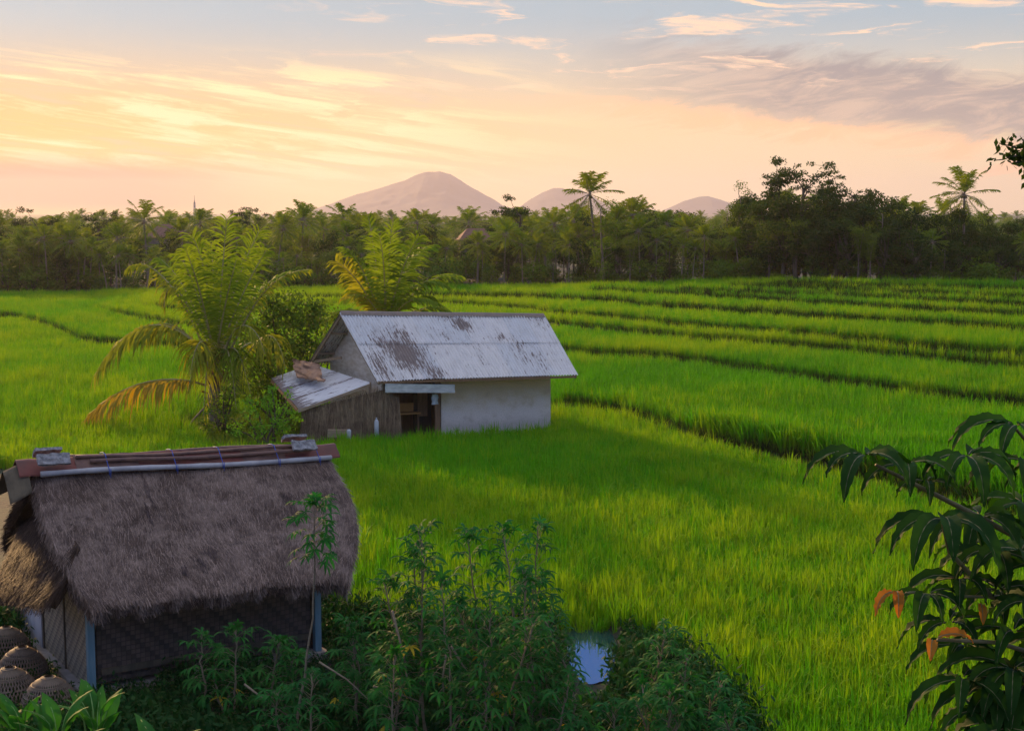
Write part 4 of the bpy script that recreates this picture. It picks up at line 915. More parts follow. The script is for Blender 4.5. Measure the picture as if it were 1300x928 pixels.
def corrugated(name, TL, TR, BR, BL, parent, rust, cols, rows, mat, pitch=.105, amp=.030, split=None):
    """a slope of corrugated sheets: fine sine mesh with overlaps between rows and columns"""
    TL, TR, BR, BL = map(lambda q: np.asarray(q, float), (TL, TR, BR, BL)); W = np.linalg.norm(TR - TL); Hh = np.linalg.norm(BL - TL); n = nrm(np.cross(BL - TL, TR - TL)); n *= np.sign(n[2])
    obs = []
    V, Fc, UV, RU, SH = [], [], [], [], []
    bounds = [0, split or .5, 1] if rows == 2 else [0, 1]
    for ri in range(rows):
        t0, t1 = bounds[ri], bounds[ri + 1] + (.03 if ri < rows - 1 else 0); cuts = np.linspace(0, 1, cols + 1); jit = rng.normal(0, .004, cols + 1); base_l = (rows - 1 - ri) * .02
        for ci in range(cols):
            s0, s1 = cuts[ci] - .004, cuts[ci + 1] + .004; nx = int((s1 - s0) * W / pitch * 6) + 2; ny = 12; dn = rng.normal(0, .004); e0 = rng.normal(0, .012); shv = rng.uniform(0, 1); off = len(V)
            for j in range(ny):
                for i in range(nx):
                    s = s0 + (s1 - s0) * i / (nx - 1); t = t0 + (t1 - t0) * j / (ny - 1)
                    if ri == rows - 1 and j == ny - 1: t += e0 / Hh
                    top = TL + (TR - TL) * s; bot = BL + (BR - BL) * s; p = top + (bot - top) * t; x = s * W; y = t * Hh
                    p = p + n * (amp * math.sin(x / pitch * 2 * math.pi) + base_l * (1 if j > ny - 3 else .6) + dn + (ci % 2) * .006 + .012 * vnoise(x * .8, y * 1.1, 3))
                    V.append(tuple(p)); UV.append((x, y)); RU.append(max(0, min(1, rust(s, t)))); SH.append(shv)
            for j in range(ny - 1):
                for i in range(nx - 1): a = off + j * nx + i; Fc.append((a, a + 1, a + nx + 1, a + nx))
    me = bpy.data.meshes.new(name); me.from_pydata(V, [], Fc); me.materials.append(mat); uv = me.uv_layers.new()
    li_ = np.empty(len(me.loops), int); me.loops.foreach_get('vertex_index', li_); uv.data.foreach_set('uv', np.array(UV)[li_].ravel())
    for nm, dat in (('rust', RU), ('sheet', SH)): at = me.attributes.new(nm, 'FLOAT', 'POINT'); at.data.foreach_set('value', np.array(dat, np.float32))
    me.polygons.foreach_set('use_smooth', [True] * len(Fc)); o = bpy.data.objects.new(name, me); COL.objects.link(o); o.parent = parent; o.matrix_parent_inverse = mat_inv(parent); return o
def slab_poly(name, pts, th, mat, parent, smooth=False):
    pts = np.asarray(pts, float); n = nrm(np.cross(pts[1] - pts[0], pts[2] - pts[0])); m = MB(); m.prism(pts, -n * th); return m.build(name, mat, parent, smooth=smooth)
def uvpanel(name, P, mat, parent, th=.06):
    """upright wall through four world points (bottom left, bottom right, top right, top left), UV in metres"""
    P = [np.asarray(p, float) for p in P]; n = nrm(np.cross(P[1] - P[0], P[3] - P[0])); me = bpy.data.meshes.new(name); V = [tuple(p) for p in P] + [tuple(p - n * th) for p in P]; k = len(P)
    me.from_pydata(V, [], [tuple(range(k)), tuple(range(k, 2 * k))[::-1]] + [(i, i + k, (i + 1) % k + k, (i + 1) % k) for i in range(k)]); uv = me.uv_layers.new(); ud = nrm((P[1] - P[0]) * np.array([1, 1, 0]))
    for l in me.loops: q = P[l.vertex_index % k]; uv.data[l.index].uv = (float((q - P[0]) @ ud), float(q[2]))
    me.materials.append(mat); o = bpy.data.objects.new(name, me); COL.objects.link(o); o.parent = parent; o.matrix_parent_inverse = mat_inv(parent); return o
def tin_hut():
    r = np.random.default_rng(4); RL = at_y(432, 397, 47.0); RR = at_y(690, 400, 49.4); EL = at_y(480, 483.5, 45.0); ER = at_y(733, 476, 47.3)
    BLb = at_y(391, 462, 49.3); g0 = at_y(470, 560, 45.6)
    o = empty('tin_roofed_hut', (RL[0] + 1, RL[1], 0), TH2); 
    def rust(s, t):
        q = 0
        for cs, ct, a, b, k in ((.20, .62, .10, .28, .9), (.13, .45, .07, .2, .55), (.05, .8, .05, .25, .6), (.28, .9, .06, .15, .6), (.555, .16, .05, .13, .8), (.50, .05, .05, .08, .5), (.78, .62, .05, .25, .38), (.84, .75, .04, .2, .35), (.23, .3, .06, .1, .5), (.43, .35, .06, .1, .3), (.72, .38, .04, .08, .45), (.96, .1, .05, .1, .4), (.56, .60, .03, .25, .28)):
            q = max(q, k * math.exp(-((s - cs) / a) ** 2 - ((t - ct) / b) ** 2))
        return q + .14 + .25 * max(0, 1 - t / .05)
    roof = corrugated('roof', RL, RR, ER, EL, o, rust, 9, 2, M['tin'], split=.45)
    dn = nrm(np.cross(EL - RL, RR - RL)); dn *= np.sign(dn[2])
    BR_ = RR + (BLb - RL) * 1.0; corrugated('roof', BLb, BR_, RR, RL, o, lambda s, t: .4, 9, 2, M['tin'])
    m = MB(); m.smooth = False
    P = []
    for q in np.linspace(0, 1, 26): c = RL + (RR - RL) * q + ZV * (.03 + .018 * vnoise(q * 18, 1)); P.append([c + V2 * v + ZV * z for v, z in ((-.15, -.10), (-.07, .0), (0, .03), (.07, .0), (.15, -.10))])
    m.grid(P); m.build('ridge_cap', M['tin_under'], o)
    # underside boards and barge rafters at the left verge
    gu = nrm(RR - RL)
    for a, b in ((RL, EL), (RL, BLb)): m = MB(); m.beam(a - ZV * .09 + gu * .03, b - ZV * .09 + gu * .03, .05, .10); m.build('barge_board', M['wood_mid'], o, smooth=False)
    for a, b in ((RR, ER),): m = MB(); m.beam(a - ZV * .09 - gu * .05, b - ZV * .09 - gu * .05, .05, .09); m.build('barge_board', M['wood_brown'], o, smooth=False)
    m = MB(); m.beam(EL - ZV * .06 + gu * .05, ER - ZV * .06 - gu * .05, .05, .07); m.build('eave_batten', M['wood_brown'], o, smooth=False)
    for q in (.33, .72): m = MB(); a = RL + (BLb - RL) * q - ZV * .12; m.beam(a - gu * .02, a + gu * 1.0, .06, .07); m.build('purlin', M['wood_mid'], o, smooth=False)
    m = MB(); a = RL + (BLb - RL) * .86 - ZV * .16; b = RL + (EL - RL) * .52 - ZV * .25; m.beam(a + gu * .05, a + gu * .05 + (b - a) * .6, .05, .09); m.build('tie_beam', M['wood_mid'], o, smooth=False)
    # walls
    inn = gu * .62; wl = RL + inn - ZV * .10; wf = EL + gu * .30 + (RL - EL) * .14 - ZV * .12; wb = BLb + gu * .62 + (RL - BLb) * .14 - ZV * .1; fl = lambda p, z=0.0: np.array([p[0], p[1], z])
    uvpanel('gable_wall', [fl(wb), fl(wf), wf, wl, wb], M['wall_pale'], o)
    f0 = at_y(560, 520, 46.35); f1 = at_y(699, 520, 47.85); top0 = at_y(560, 486, 46.35); top1 = at_y(699, 479, 47.85)
    front = uvpanel('front_wall', [fl(f0), fl(f1), top1 + ZV * .02, top0 + ZV * .02], M['plaster'], o, .08)
    bk = fl(f1 + V2 * 3.6); uvpanel('side_wall', [fl(f1), bk, np.array([bk[0], bk[1], 2.1]), np.array([f1[0] + V2[0] * 1.8, f1[1] + V2[1] * 1.8, 3.9]), top1], M['wall_pale'], o)
    uvpanel('back_wall', [fl(f0 + V2 * 3.4 - U2 * 2.2), bk, bk + ZV * 2.0, fl(f0 + V2 * 3.4 - U2 * 2.2, 2.0)], M['wall_pale'], o)
    # inside partition behind the open porch, door jamb and posts
    p0 = fl(f0 - U2 * 2.1 + V2 * 1.5); p1 = fl(f0 - U2 * .0 + V2 * 1.5); uvpanel('partition', [p0, p1, p1 + ZV * 2.2, p0 + ZV * 2.2], M['wood_brown'], o)
    uvpanel('partition', [fl(f0 + U2 * .03 + V2 * .06), p1 + U2 * .03, p1 + U2 * .03 + ZV * 2.3, fl(f0 + U2 * .03 + V2 * .06, 2.2)], M['wood_brown'], o, .05)
    m = MB(); q = fl(at_y(555, 520, 46.25)); m.box(q + ZV * 1.12, (.17, .08, 2.24), (U2, V2, ZV)); m.build('door_jamb', M['wood_brown'], o, smooth=False)
    q = fl(at_y(536, 520, 46.9)); m = MB(); m.box(q + ZV * 1.05, (.62, .05, 2.0), (U2, V2, ZV)); d = m.build('door', M['dark'], o, smooth=False)
    m = MB(); m.box(q + ZV * 1.25 - V2 * .03, (.34, .02, 1.0), (U2, V2, ZV)); m.build('door_panel', M['wood_brown'], d, smooth=False)
    for px, yy in ((491, 45.3), (470, 45.5)): q = fl(at_y(px, 520, yy)); m = MB(); m.tube([q, q + ZV * 2.05], .045, 7); m.build('post', M['wood_mid'], o)
    a = at_y(489, 491, 45.05); b = at_y(577, 492, 45.95); m = MB(); m.beam(a, b, .05, .20); m.beam(a - ZV * .14 - V2 * .03, b - ZV * .13 - V2 * .03, .05, .08); m.build('fascia', M['wood_pale'], o, smooth=False)
    # lean-to roof
    T0 = at_y(397, 463, 48.9); T1 = at_y(469, 486, 45.35); B1 = at_y(378, 519, 44.7); B0 = at_y(345, 481, 48.2)
    lt = corrugated('lean_to_roof', T0, T1, B1, B0, o, lambda s, t: .22 + .75 * max(0, (t - .72) / .28) + .5 * math.exp(-((s - .45) / .04) ** 2) * .6 + .35 * math.exp(-((s - .75) / .03) ** 2), 4, 1, M['tin'], pitch=.11)
    m = MB(); m.beam(T1 - ZV * .08, B1 - ZV * .08, .06, .09); m.build('barge_board', M['wood_mid'], o, smooth=False); m = MB(); m.beam(B0 - ZV * .07, B1 - ZV * .07, .06, .08); m.build('eave_batten', M['wood_brown'], o, smooth=False)
    # brushwood screen under the lean-to
    m = MB(); a = fl(at_y(383, 540, 44.9)); b = fl(at_y(508, 540, 45.35)); ta = at_y(383, 521, 44.9)[2]; tb = at_y(492, 493, 45.3)[2]; ud = nrm(b - a); W = np.linalg.norm(b - a); nn = np.array([ud[1], -ud[0], 0])
    V = [a, b, b + ZV * (tb * .62), b - ud * .3 + ZV * tb, a + ZV * ta]; m.prism(V, -nn * .06)
    for i in range(5200):
        s = r.uniform(0, 1) ; ht = (ta + (tb - ta) * min(1, s / .86)) * (1 if s < .9 else .62 + r.uniform(0, .25)); z = r.uniform(.0, ht - .1); L = r.uniform(.3, .8); p = a + (b - a) * s + ZV * (z + r.uniform(0, .25)) + nn * r.uniform(.0, .05); d = nrm(ZV * -1 + ud * r.normal(0, .09) + nn * r.uniform(0, .06)); w = ud * r.uniform(.004, .011); L = min(L, p[2] + .03)
        m.quads([[p - w, p + w, p + d * L + w * .5, p + d * L - w * .5]])
    m.build('brushwood_screen', M['brush'], o, smooth=False)
    tag(o, 'whitewashed field hut under a rust streaked corrugated tin roof amid the rice', 'hut')
    # things around it
    c = at_y(391, 470, 46.9); m = MB(); P = []
    for i, u in enumerate(np.linspace(-1, 1, 14)):
        row = []
        for v in np.linspace(-1, 1, 12):
            p = at_y(391 + u * 17 + v * 3, 471 + v * 11 + u * 3, 46.9 - v * .7 - u * .7); row.append(p + ZV * (.04 + .03 * vnoise(u * 2.5, v * 2.5) + .03 * vnoise(u * 6, v * 6)) + U2 * .14 * vnoise(v * 3, u * 2, 5) + V2 * .14 * vnoise(u * 3, v * 2, 8) + ZV * 0 * (1.1 - max(abs(u), abs(v)) ** 4))
        P.append(row)
    P = np.array(P); m.grid(P); Q = P.copy(); Q[..., 2] -= .05; m.grid(Q)
    for e in (P[0], P[-1], P[:, 0], P[:, -1]): m.grid(np.stack([e, e - ZV * .05]))
    tag(m.build('sackcloth', M['sack']), 'crumpled brown sackcloth lying on the lean-to roof', 'sackcloth')
    t = at_y(514, 524, 46.6); tb_ = empty('wooden_table', fl(t)); zt = t[2]
    m = MB(); m.box((0, 0, zt), (.95, .55, .05), (U2, V2, ZV)); m.box((.0, .1, zt + .16), (.6, .05, .3), (U2, V2, ZV)); linked('table_top', m.mesh('table_top', M['orange_wood'], False), tb_)
    for a_, b_ in ((-.4, -.2), (.4, -.2), (-.4, .2), (.4, .2)): m = MB(); q = U2 * a_ + V2 * b_; m.box(q + ZV * zt / 2, (.05, .05, zt), (U2, V2, ZV)); linked('leg', m.mesh('leg', M['wood_brown'], False), tb_)
    tag(tb_, 'small orange wooden table in the dark open porch', 'table')
    c = at_y(478, 536, 45.0); m = MB(); m.tube([(c[0], c[1], c[2] - .55), (c[0], c[1], c[2] - .2), (c[0], c[1], c[2] + .02), (c[0], c[1], c[2] + .10)], [.07, .075, .07, .03], 12); m.tube([(c[0], c[1], c[2] + .10), (c[0], c[1], c[2] + .15)], .025, 8); tag(m.build('jerrycan', M['white_thing']), 'white plastic can standing by the end of the brushwood screen', 'can')
    a = at_y(416, 550, 44.5); b = at_y(442, 550, 44.6); m = MB(); m.beam(a, b, .12, .24); m.smooth = False; m.beam(a - ZV * .4 + U2 * .1, a + U2 * .1, .07, .07); m.beam(b - ZV * .4 - U2 * .1, b - U2 * .1, .07, .07); bb = m.build('wooden_trough', M['wood_mid'], None, smooth=False); tag(bb, 'low wooden trough at the foot of the brushwood screen', 'trough')
    c = at_y(443, 549, 44.4); m = MB(); m.tube([c - ZV * .5, c - ZV * .1, c + ZV * .06, c + ZV * .1], [.06, .07, .07, .04], 10); tag(m.build('white_jug', M['white_thing']), 'small white jug beside the low wooden trough', 'jug')
    c = at_y(552, 505, 45.9); m = MB(); P = [[c + U2 * (x + .02 * math.sin(z * 30 + x * 20)) + V2 * (.03 * math.sin(x * 40)) - ZV * z for x in np.linspace(-.1, .1, 7)] for z in np.linspace(-.12, .22, 7)]; m.grid(P); tag(m.build('hanging_cloth', M['white_thing']), 'pale cloth hanging from the pale fascia over the doorway', 'cloth')
tin_hut()

# ------------------------------------------------------------------ pool
def pool():
    m = MB(); n = 40; ang = np.arange(n) * 2 * math.pi / n; rr = np.array([1 + .22 * vnoise(math.cos(a) * 1.6, math.sin(a) * 1.6, 4) for a in ang])
    V = [[POOL[0], POOL[1], -.1]] + [[POOL[0] + 0.46 * q * math.cos(a), POOL[1] + 2.3 * q * math.sin(a), -.1] for a, q in zip(ang, rr)]
    m.add(V, [(0, i + 1, (i + 1) % n + 1) for i in range(n)]); mt, nt, b = newmat('pool_water'); b.inputs['Base Color'].default_value = (.015, .05, .06, 1); b.inputs['Roughness'].default_value = .04; b.inputs['Specular IOR Level'].default_value = 1.0; b.inputs['IOR'].default_value = 2.2
    bump(nt, b, noise(nt, coords(nt, 'Object'), 5, 3), .12, .02); tag(m.build('pool', mt), 'still water pool reflecting the sky at the rice edge', 'pool', kind='structure')
pool()

# ------------------------------------------------------------------ cassava
def palmate(mb, p, axis, nl, L, W, r, droop=.9, mi=0, segs=5, spread=2.4, fold=.12):
    """a palmate leaf: lobes radiate from p about the axis direction and hang"""
    axis = nrm(axis); up = nrm(np.array([0, 0, 1.0]) + r.normal(0, .25, 3)); sd = nrm(np.cross(axis, up)); up = nrm(np.cross(sd, axis))
    for i in range(nl):
        a = spread * ((i / (nl - 1)) * 2 - 1) if nl > 1 else 0; d = nrm(axis * math.cos(a) + sd * math.sin(a) + r.normal(0, .06, 3)); l = L * (1 - .42 * abs(a) / spread) * r.uniform(.88, 1.08)
        q = [np.array(p)]; dd = d
        for k in range(segs): dd = nrm(dd + np.array([0, 0, -1.0]) * droop * (.25 + k * .55) / segs); q.append(q[-1] + dd * l / segs)
        q = np.array(q); t = np.linspace(0, 1, segs + 1); w = W * (np.sin(math.pi * np.clip(t * .93 + .04, 0, 1) ** .85)) * l / L; s = nrm(np.cross(d, up)); nn = nrm(np.cross(s, d))
        mb.grid(np.stack([q - s * w[:, None] / 2 + nn * w[:, None] * fold, q, q + s * w[:, None] / 2 + nn * w[:, None] * fold], 1), mi)
def cassava(px, ytop, D, label, nst=2, dens=1.0, hfrac=.55, seed=0, sp=.5, ns=None):
    r = np.random.default_rng(seed + 100); top = at_y(px, ytop, D); z0 = float(ground_z(top[0], D)); o = empty('cassava_plant', (top[0], D, z0)); h = top[2] - z0; lf = MB(); ye = MB(); loc = lambda p: p
    for k in range(nst):
        st = MB(); tip = np.array([r.normal(0, sp * .6) if k else 0, r.normal(0, sp * .5) if k else 0, h * (1 if k == 0 else r.uniform(.62, .95))]); a = np.array([r.normal(0, .12) + (ns or 0), r.normal(0, .12), -.05]); t = np.linspace(0, 1, 14)[:, None]; bend = r.normal(0, .12, 3); bend[2] = 0
        pts = a + (tip - a) * t + bend * np.sin(t * math.pi) + r.normal(0, .012, (14, 3)); st.tube(pts, np.linspace(.022, .008, 14), 6)
        n = int((26 + 13 * h * hfrac) * dens)
        for i in range(n):
            q = 1 - hfrac * (i / n) ** 1.15; p = a + (tip - a) * q + bend * math.sin(q * math.pi); th = i * 2.4 + r.normal(0, .4); el = 1.1 - 1.3 * (i / n) + r.normal(0, .2); L = r.uniform(.16, .34) * (1 if i > 4 else .5)
            d = np.array([math.cos(th) * math.cos(el), math.sin(th) * math.cos(el), math.sin(el)]); e = p + d * L + np.array([0, 0, -.04]); st.tube([p, p + d * L * .6 + np.array([0, 0, .01]), e], [.004, .003, .0025], 3, cap=False)
            tgt = ye if (r.uniform() < .03 and i > n * .6) else lf
            palmate(tgt, e, nrm(d + np.array([0, 0, -.55])), r.integers(5, 8), r.uniform(.17, .24) * (1 if i > 4 else .6), r.uniform(.042, .056), r, r.uniform(.7, 1.4), segs=4)
        linked('stem', st.mesh('stem', M['cassava_stem']), o)
    linked('foliage', lf.mesh('foliage', M['cassava'], False), o)
    if ye.n: linked('yellow_leaf', ye.mesh('yellow_leaf', M['cassava_yellow'], False), o)
    tag(o, label, 'cassava plant', 'cassava plants in the shaded foreground')
M['cassava_stem'] = simple('cassava_stem', (.15, .12, .08), (.22, .18, .12), 10, .7, (1, 1, 4), .4, .01)
CS = [
 (400, 640, 19.2, 'lone tall cassava plant whose leafy top stands against the thatch', 1, 1.3, .21, -.25), (532, 672, 18.8, 'tallest cassava plant in the middle of the thicket', 3, 1.0, .62, 0), (592, 676, 19.3, 'tall cassava plant just right of the tallest one', 2, 1.0, .6, 0),
 (640, 672, 19.0, 'tall bushy cassava plant at the right shoulder of the thicket', 3, 1.0, .62, 0), (684, 668, 19.6, 'cassava plant with its top hanging towards the rice right of the thicket', 2, 1.0, .6, 0), (486, 740, 18.6, 'cassava plant at the left edge of the thicket beside the dark gap', 2, 1.0, .5, 0),
 (560, 742, 17.6, 'cassava plant in front of the tallest one', 2, 1.0, .5, 0), (622, 760, 17.4, 'cassava plant low in the middle front of the thicket', 3, 1.0, .55, 0), (688, 780, 18.6, 'cassava plant left of the pool', 3, 1.1, .7, 0), (665, 730, 18.2, 'cassava plant between the right shoulder and the pool', 2, 1.1, .65, 0),
 (440, 790, 20.0, 'cassava plant below the right end of the thatched eave', 2, 1.1, .7, 0), (300, 800, 20.4, 'low cassava plant in front of the bamboo front wall', 2, 1.0, .7, 0), (356, 815, 20.2, 'cassava plant with arching top between the front wall and the lone stem', 2, 1.1, .7, 0), (256, 812, 20.5, 'small cassava plant right of the blue corner post', 1, .9, .6, 0),
 (846, 806, 18.8, 'cassava plant rising just right of the pool', 2, 1.2, .8, 0), (872, 836, 18.4, 'cassava plant right of the one beside the pool', 3, 1.1, .8, 0), (815, 872, 17.8, 'low cassava plant in front of the pool', 3, 1.1, .8, 0), (916, 870, 18.2, 'rightmost cassava plant at the foot of the rice', 2, 1.1, .8, 0),
 (500, 830, 17.8, 'small cassava plant in the dark lower left of the thicket', 2, 1.1, .7, 0), (722, 872, 17.4, 'cassava plant in the front row below the pool', 2, 1.2, .8, 0), (850, 880, 17.2, 'cassava plant in the front row below the rightmost pair', 2, 1.2, .8, 0), (395, 858, 18.6, 'cassava plant around the foot of the lone stem', 2, 1.1, .8, 0)]
for i, (px, yt, D, lab, nst, dn, hf, ns) in enumerate(CS): cassava(px, yt, D, lab, nst, dn, hf, seed=i, ns=ns)
# bare fallen canes
def cane(pts, lab):
    m = MB(); m.tube([at_y(*p) for p in pts], np.linspace(.016, .008, len(pts)), 5); tag(m.build('bare_stick', M['cassava_stem']), lab, 'stick', 'bare sticks leaning in the thicket')
cane([(498, 775, 18.2), (512, 830, 18.3), (520, 880, 18.2), (528, 918, 18.2)], 'bare upright stick in the dark left side of the thicket'); cane([(474, 871, 17.6), (505, 880, 17.7), (537, 892, 17.8)], 'bare stick lying low and slanting in the dark middle'); cane([(573, 820, 17.9), (588, 845, 18.0), (604, 866, 18.0)], 'bare forked stick slanting across the thicket centre')
cane([(567, 828, 18.0), (562, 860, 18.0), (564, 896, 18.0)], 'bare short upright stick beside the forked one'); cane([(310, 868, 19.0), (345, 895, 19.0), (372, 912, 19.0)], 'bare stick lying before the bamboo front wall'); cane([(405, 840, 19.0), (440, 862, 19.0), (470, 890, 18.8)], 'bare stick slanting from the foot of the lone stem')

# undergrowth: leafy sprigs covering the shaded ground
def sprig(seed, h=.5, n=46):
    r = np.random.default_rng(seed); m = MB()
    for i in range(7):
        th = r.uniform(0, 6.28); tip = np.array([math.cos(th) * r.uniform(.05, .28), math.sin(th) * r.uniform(.05, .28), h * r.uniform(.5, 1)]); m.tube([(0, 0, 0), tip * np.array([.4, .4, .6]), tip], [.005, .004, .002], 3, cap=False)
        for j in range(n // 7): q = r.uniform(.25, 1); c = tip * q + r.normal(0, .06, 3); D_ = nrm(r.normal(0, 1, 3) + np.array([0, 0, -.1])); N_ = nrm(r.normal(0, .6, 3) + ZV); m.quads(leaf_quads(c[None], D_[None], N_[None], np.array([r.uniform(.07, .14)]), np.array([r.uniform(.03, .06)])))
    return m.mesh('sprig', M['weed'], False)
sv = make_variants('sprig', [sprig(s) for s in range(5)])
P = jgrid(14.5, 27.5, .17, .42); a_, y_, _ = yfrom(P[:, 0], P[:, 1]); ib = in_quad(P[:, 0], P[:, 1], A1, U1, V1, -.25, L1 + .25, -.15, W1 + .2)
pd = np.hypot((P[:, 0] - POOL[0]) / .6, (P[:, 1] - POOL[1]) / 2.1); k = (y_ < np.interp(a_, NBA, NBY) + .25) & ~ib & (pd > 1.0) & ~((np.abs(P[:, 0] / P[:, 1] - POOL[0] / POOL[1]) < .017) & (P[:, 1] > 20.8)); P = P[k]; n = len(P)
g = snoise(P, .5, 2.2)
scatter('undergrowth', np.column_stack([P, ground_z(P[:, 0], P[:, 1]) - .02]), rng.uniform(0, 6.28, n), np.clip(.9 + .8 * g + rng.normal(0, .15, n), .35, 2.0), np.zeros(n), sv, 'dark leafy weeds covering the shaded ground around the cassava', 'undergrowth')
# grass on the strip below the first raised terrace, on the dikes and round the huts
gp = []
P = jgrid(17, 60, .2); a_, y_, _ = yfrom(P[:, 0], P[:, 1]); am = np.interp(a_, EA[0], AMP[0]); d = y_ - edge_y(0, a_)
gp.append(P[(am > .05) & (d > -1.9) & (d < .2)]); Q_ = P[(am > .05) & (d > -1.3) & (d < .0)]; gp.append(Q_ + rng.uniform(-.1, .1, Q_.shape))
m1 = in_quad(P[:, 0], P[:, 1], A1, U1, V1, -2.8, L1 + 1.0, W1 + .1, W1 + 1.6) | (in_quad(P[:, 0], P[:, 1], HUT2, U2, V2, -4.6, 7.2, -3.2, 3.0) & ~in_quad(P[:, 0], P[:, 1], HUT2, U2, V2, -1.6, 6.2, -1.9, 1.8))
gp.append(P[m1]); pr = np.hypot(P[:, 0] - PALM0[0] - 1, P[:, 1] - PALM0[1] - 1.2); gp.append(P[pr < 2.6])
pd = np.hypot((P[:, 0] - POOL[0]) / .65, (P[:, 1] - POOL[1]) / 2.1); gp.append(P[(pd > 1.0) & (pd < 1.5) & (P[:, 1] > POOL[1] + .8)])
P = np.concatenate(gp); n = len(P)
scatter('grass', np.column_stack([P, ground_z(P[:, 0], P[:, 1]) - .01]), rng.uniform(0, 6.28, n), rng.uniform(.6, 1.5, n), rng.uniform(0, 1, n), grass_v, 'short wild grass on the dikes and round the huts', 'grass')

# big simple leaves at the lower left corner
def broad_plant(px, py, D, nl, label, seed):
    r = np.random.default_rng(seed); top = at_y(px, py, D); o = empty('broad_leaved_plant', (top[0], D, 0))
    for i in range(nl):
        th = r.uniform(0, 6.28); le = r.uniform(.05, .3); L = r.uniform(.34, .5); W = L * r.uniform(.38, .5); hz = top[2] - r.uniform(.30, .62); base = np.array([math.cos(th) * le * .5, math.sin(th) * le * .5, hz]); d = nrm(np.array([math.cos(th) * le * 1.6, math.sin(th) * le * 1.6, 1.0])); s = nrm(np.cross(d, (math.cos(th), math.sin(th), 0))); nn = nrm(np.cross(s, d)); G = []
        for t in np.linspace(0, 1, 12):
            w = W * math.sin(math.pi * (t * .96 + .02) ** .8); c = base + d * L * t - nn * .22 * t ** 2.2 * L * 1.0 * -1 + np.array([math.cos(th), math.sin(th), -.4]) * .35 * L * t ** 2.5; G.append([c + s * w / 2 * q + nn * abs(q) * w * .18 + nn * .006 * math.sin(t * 40) * abs(q) for q in (-1, -.6, -.25, 0, .25, .6, 1)])
        m = MB(); m.grid(G, 0); m.tube([G[0][3] * np.array([.2, .2, 0]), G[0][3] * np.array([.6, .6, .6]), G[0][3]] + [G[k][3] for k in (3, 6, 9)], [.016, .013, .010, .007, .005, .003], 5, 1); linked('leaf', m.mesh('leaf', [M['broad'], M['broad_rib']]), o)
    tag(o, label, 'plant', 'broad leaved plants in the lower left corner')
M['broad'] = leafmat('broad', (.018, .10, .015), (.04, .16, .022), (.04, .14, .015), .35, .35, 3, (1.2, 1.5, .6), spec=.2); M['broad_rib'] = simple('broad_rib', (.12, .26, .06), (.16, .3, .08), 4, .5)
broad_plant(28, 880, 15.6, 9, 'broad leaved plant at the left frame edge below the cages', 1); broad_plant(120, 872, 15.8, 10, 'broad leaved plant right below the blue corner post', 2); broad_plant(72, 888, 15.2, 8, 'broad leaved plant in the middle of the lower left row', 3); broad_plant(205, 905, 15.3, 5, 'small broad leaved plant right of the corner row', 4)

# ------------------------------------------------------------------ near branches at the right edge
M['near_leaf'] = leafmat('near_leaf', (.008, .036, .005), (.022, .07, .008), (.02, .05, .008), .3, .45, 6, (1.6, 1.7, .5), spec=.2)
M['near_leaf_brown'] = leafmat('near_leaf_brown', (.34, .13, .02), (.42, .19, .03), None, .4, .5, 9, (1.3, 1.0, .4))
M['near_stem'] = simple('near_stem', (.12, .11, .05), (.17, .16, .07), 6, .6)
def leaflet(mb, p, d, L, W, r, droop, up, mi=0, curl=.0):
    n = 13; q = [np.array(p)]; dd = nrm(d)
    for k in range(n): dd = nrm(dd + np.array([0, 0, -1.0]) * droop * (.3 + k / n) * 2.2 / n + up * curl / n); q.append(q[-1] + dd * L / n)
    q = np.array(q); T = np.gradient(q, axis=0); T = nrm(T); s0 = nrm(np.cross(d, up)); G = []; ph = r.uniform(0, 6)
    for k in range(n + 1):
        t = k / n; w = W * (math.sin(math.pi * (t * .97 + .012) ** .82)) ** .9; nn = nrm(np.cross(s0, T[k])); nn *= np.sign(nn[2] + 1e-6) if abs(nn[2]) > .05 else 1
        G.append([q[k] + s0 * w / 2 * v + nn * (abs(v) * w * .22 + .0035 * math.sin(k * 2.6 + abs(v) * 2.5 + ph) * abs(v)) for v in (-1, -.66, -.33, 0, .33, .66, 1)])
    mb.grid(G, mi); mb.tube(q[::2] - nrm(np.cross(s0, T[::2])) * .0, np.linspace(.0022, .0006, len(q[::2])), 4, 1, cap=False)
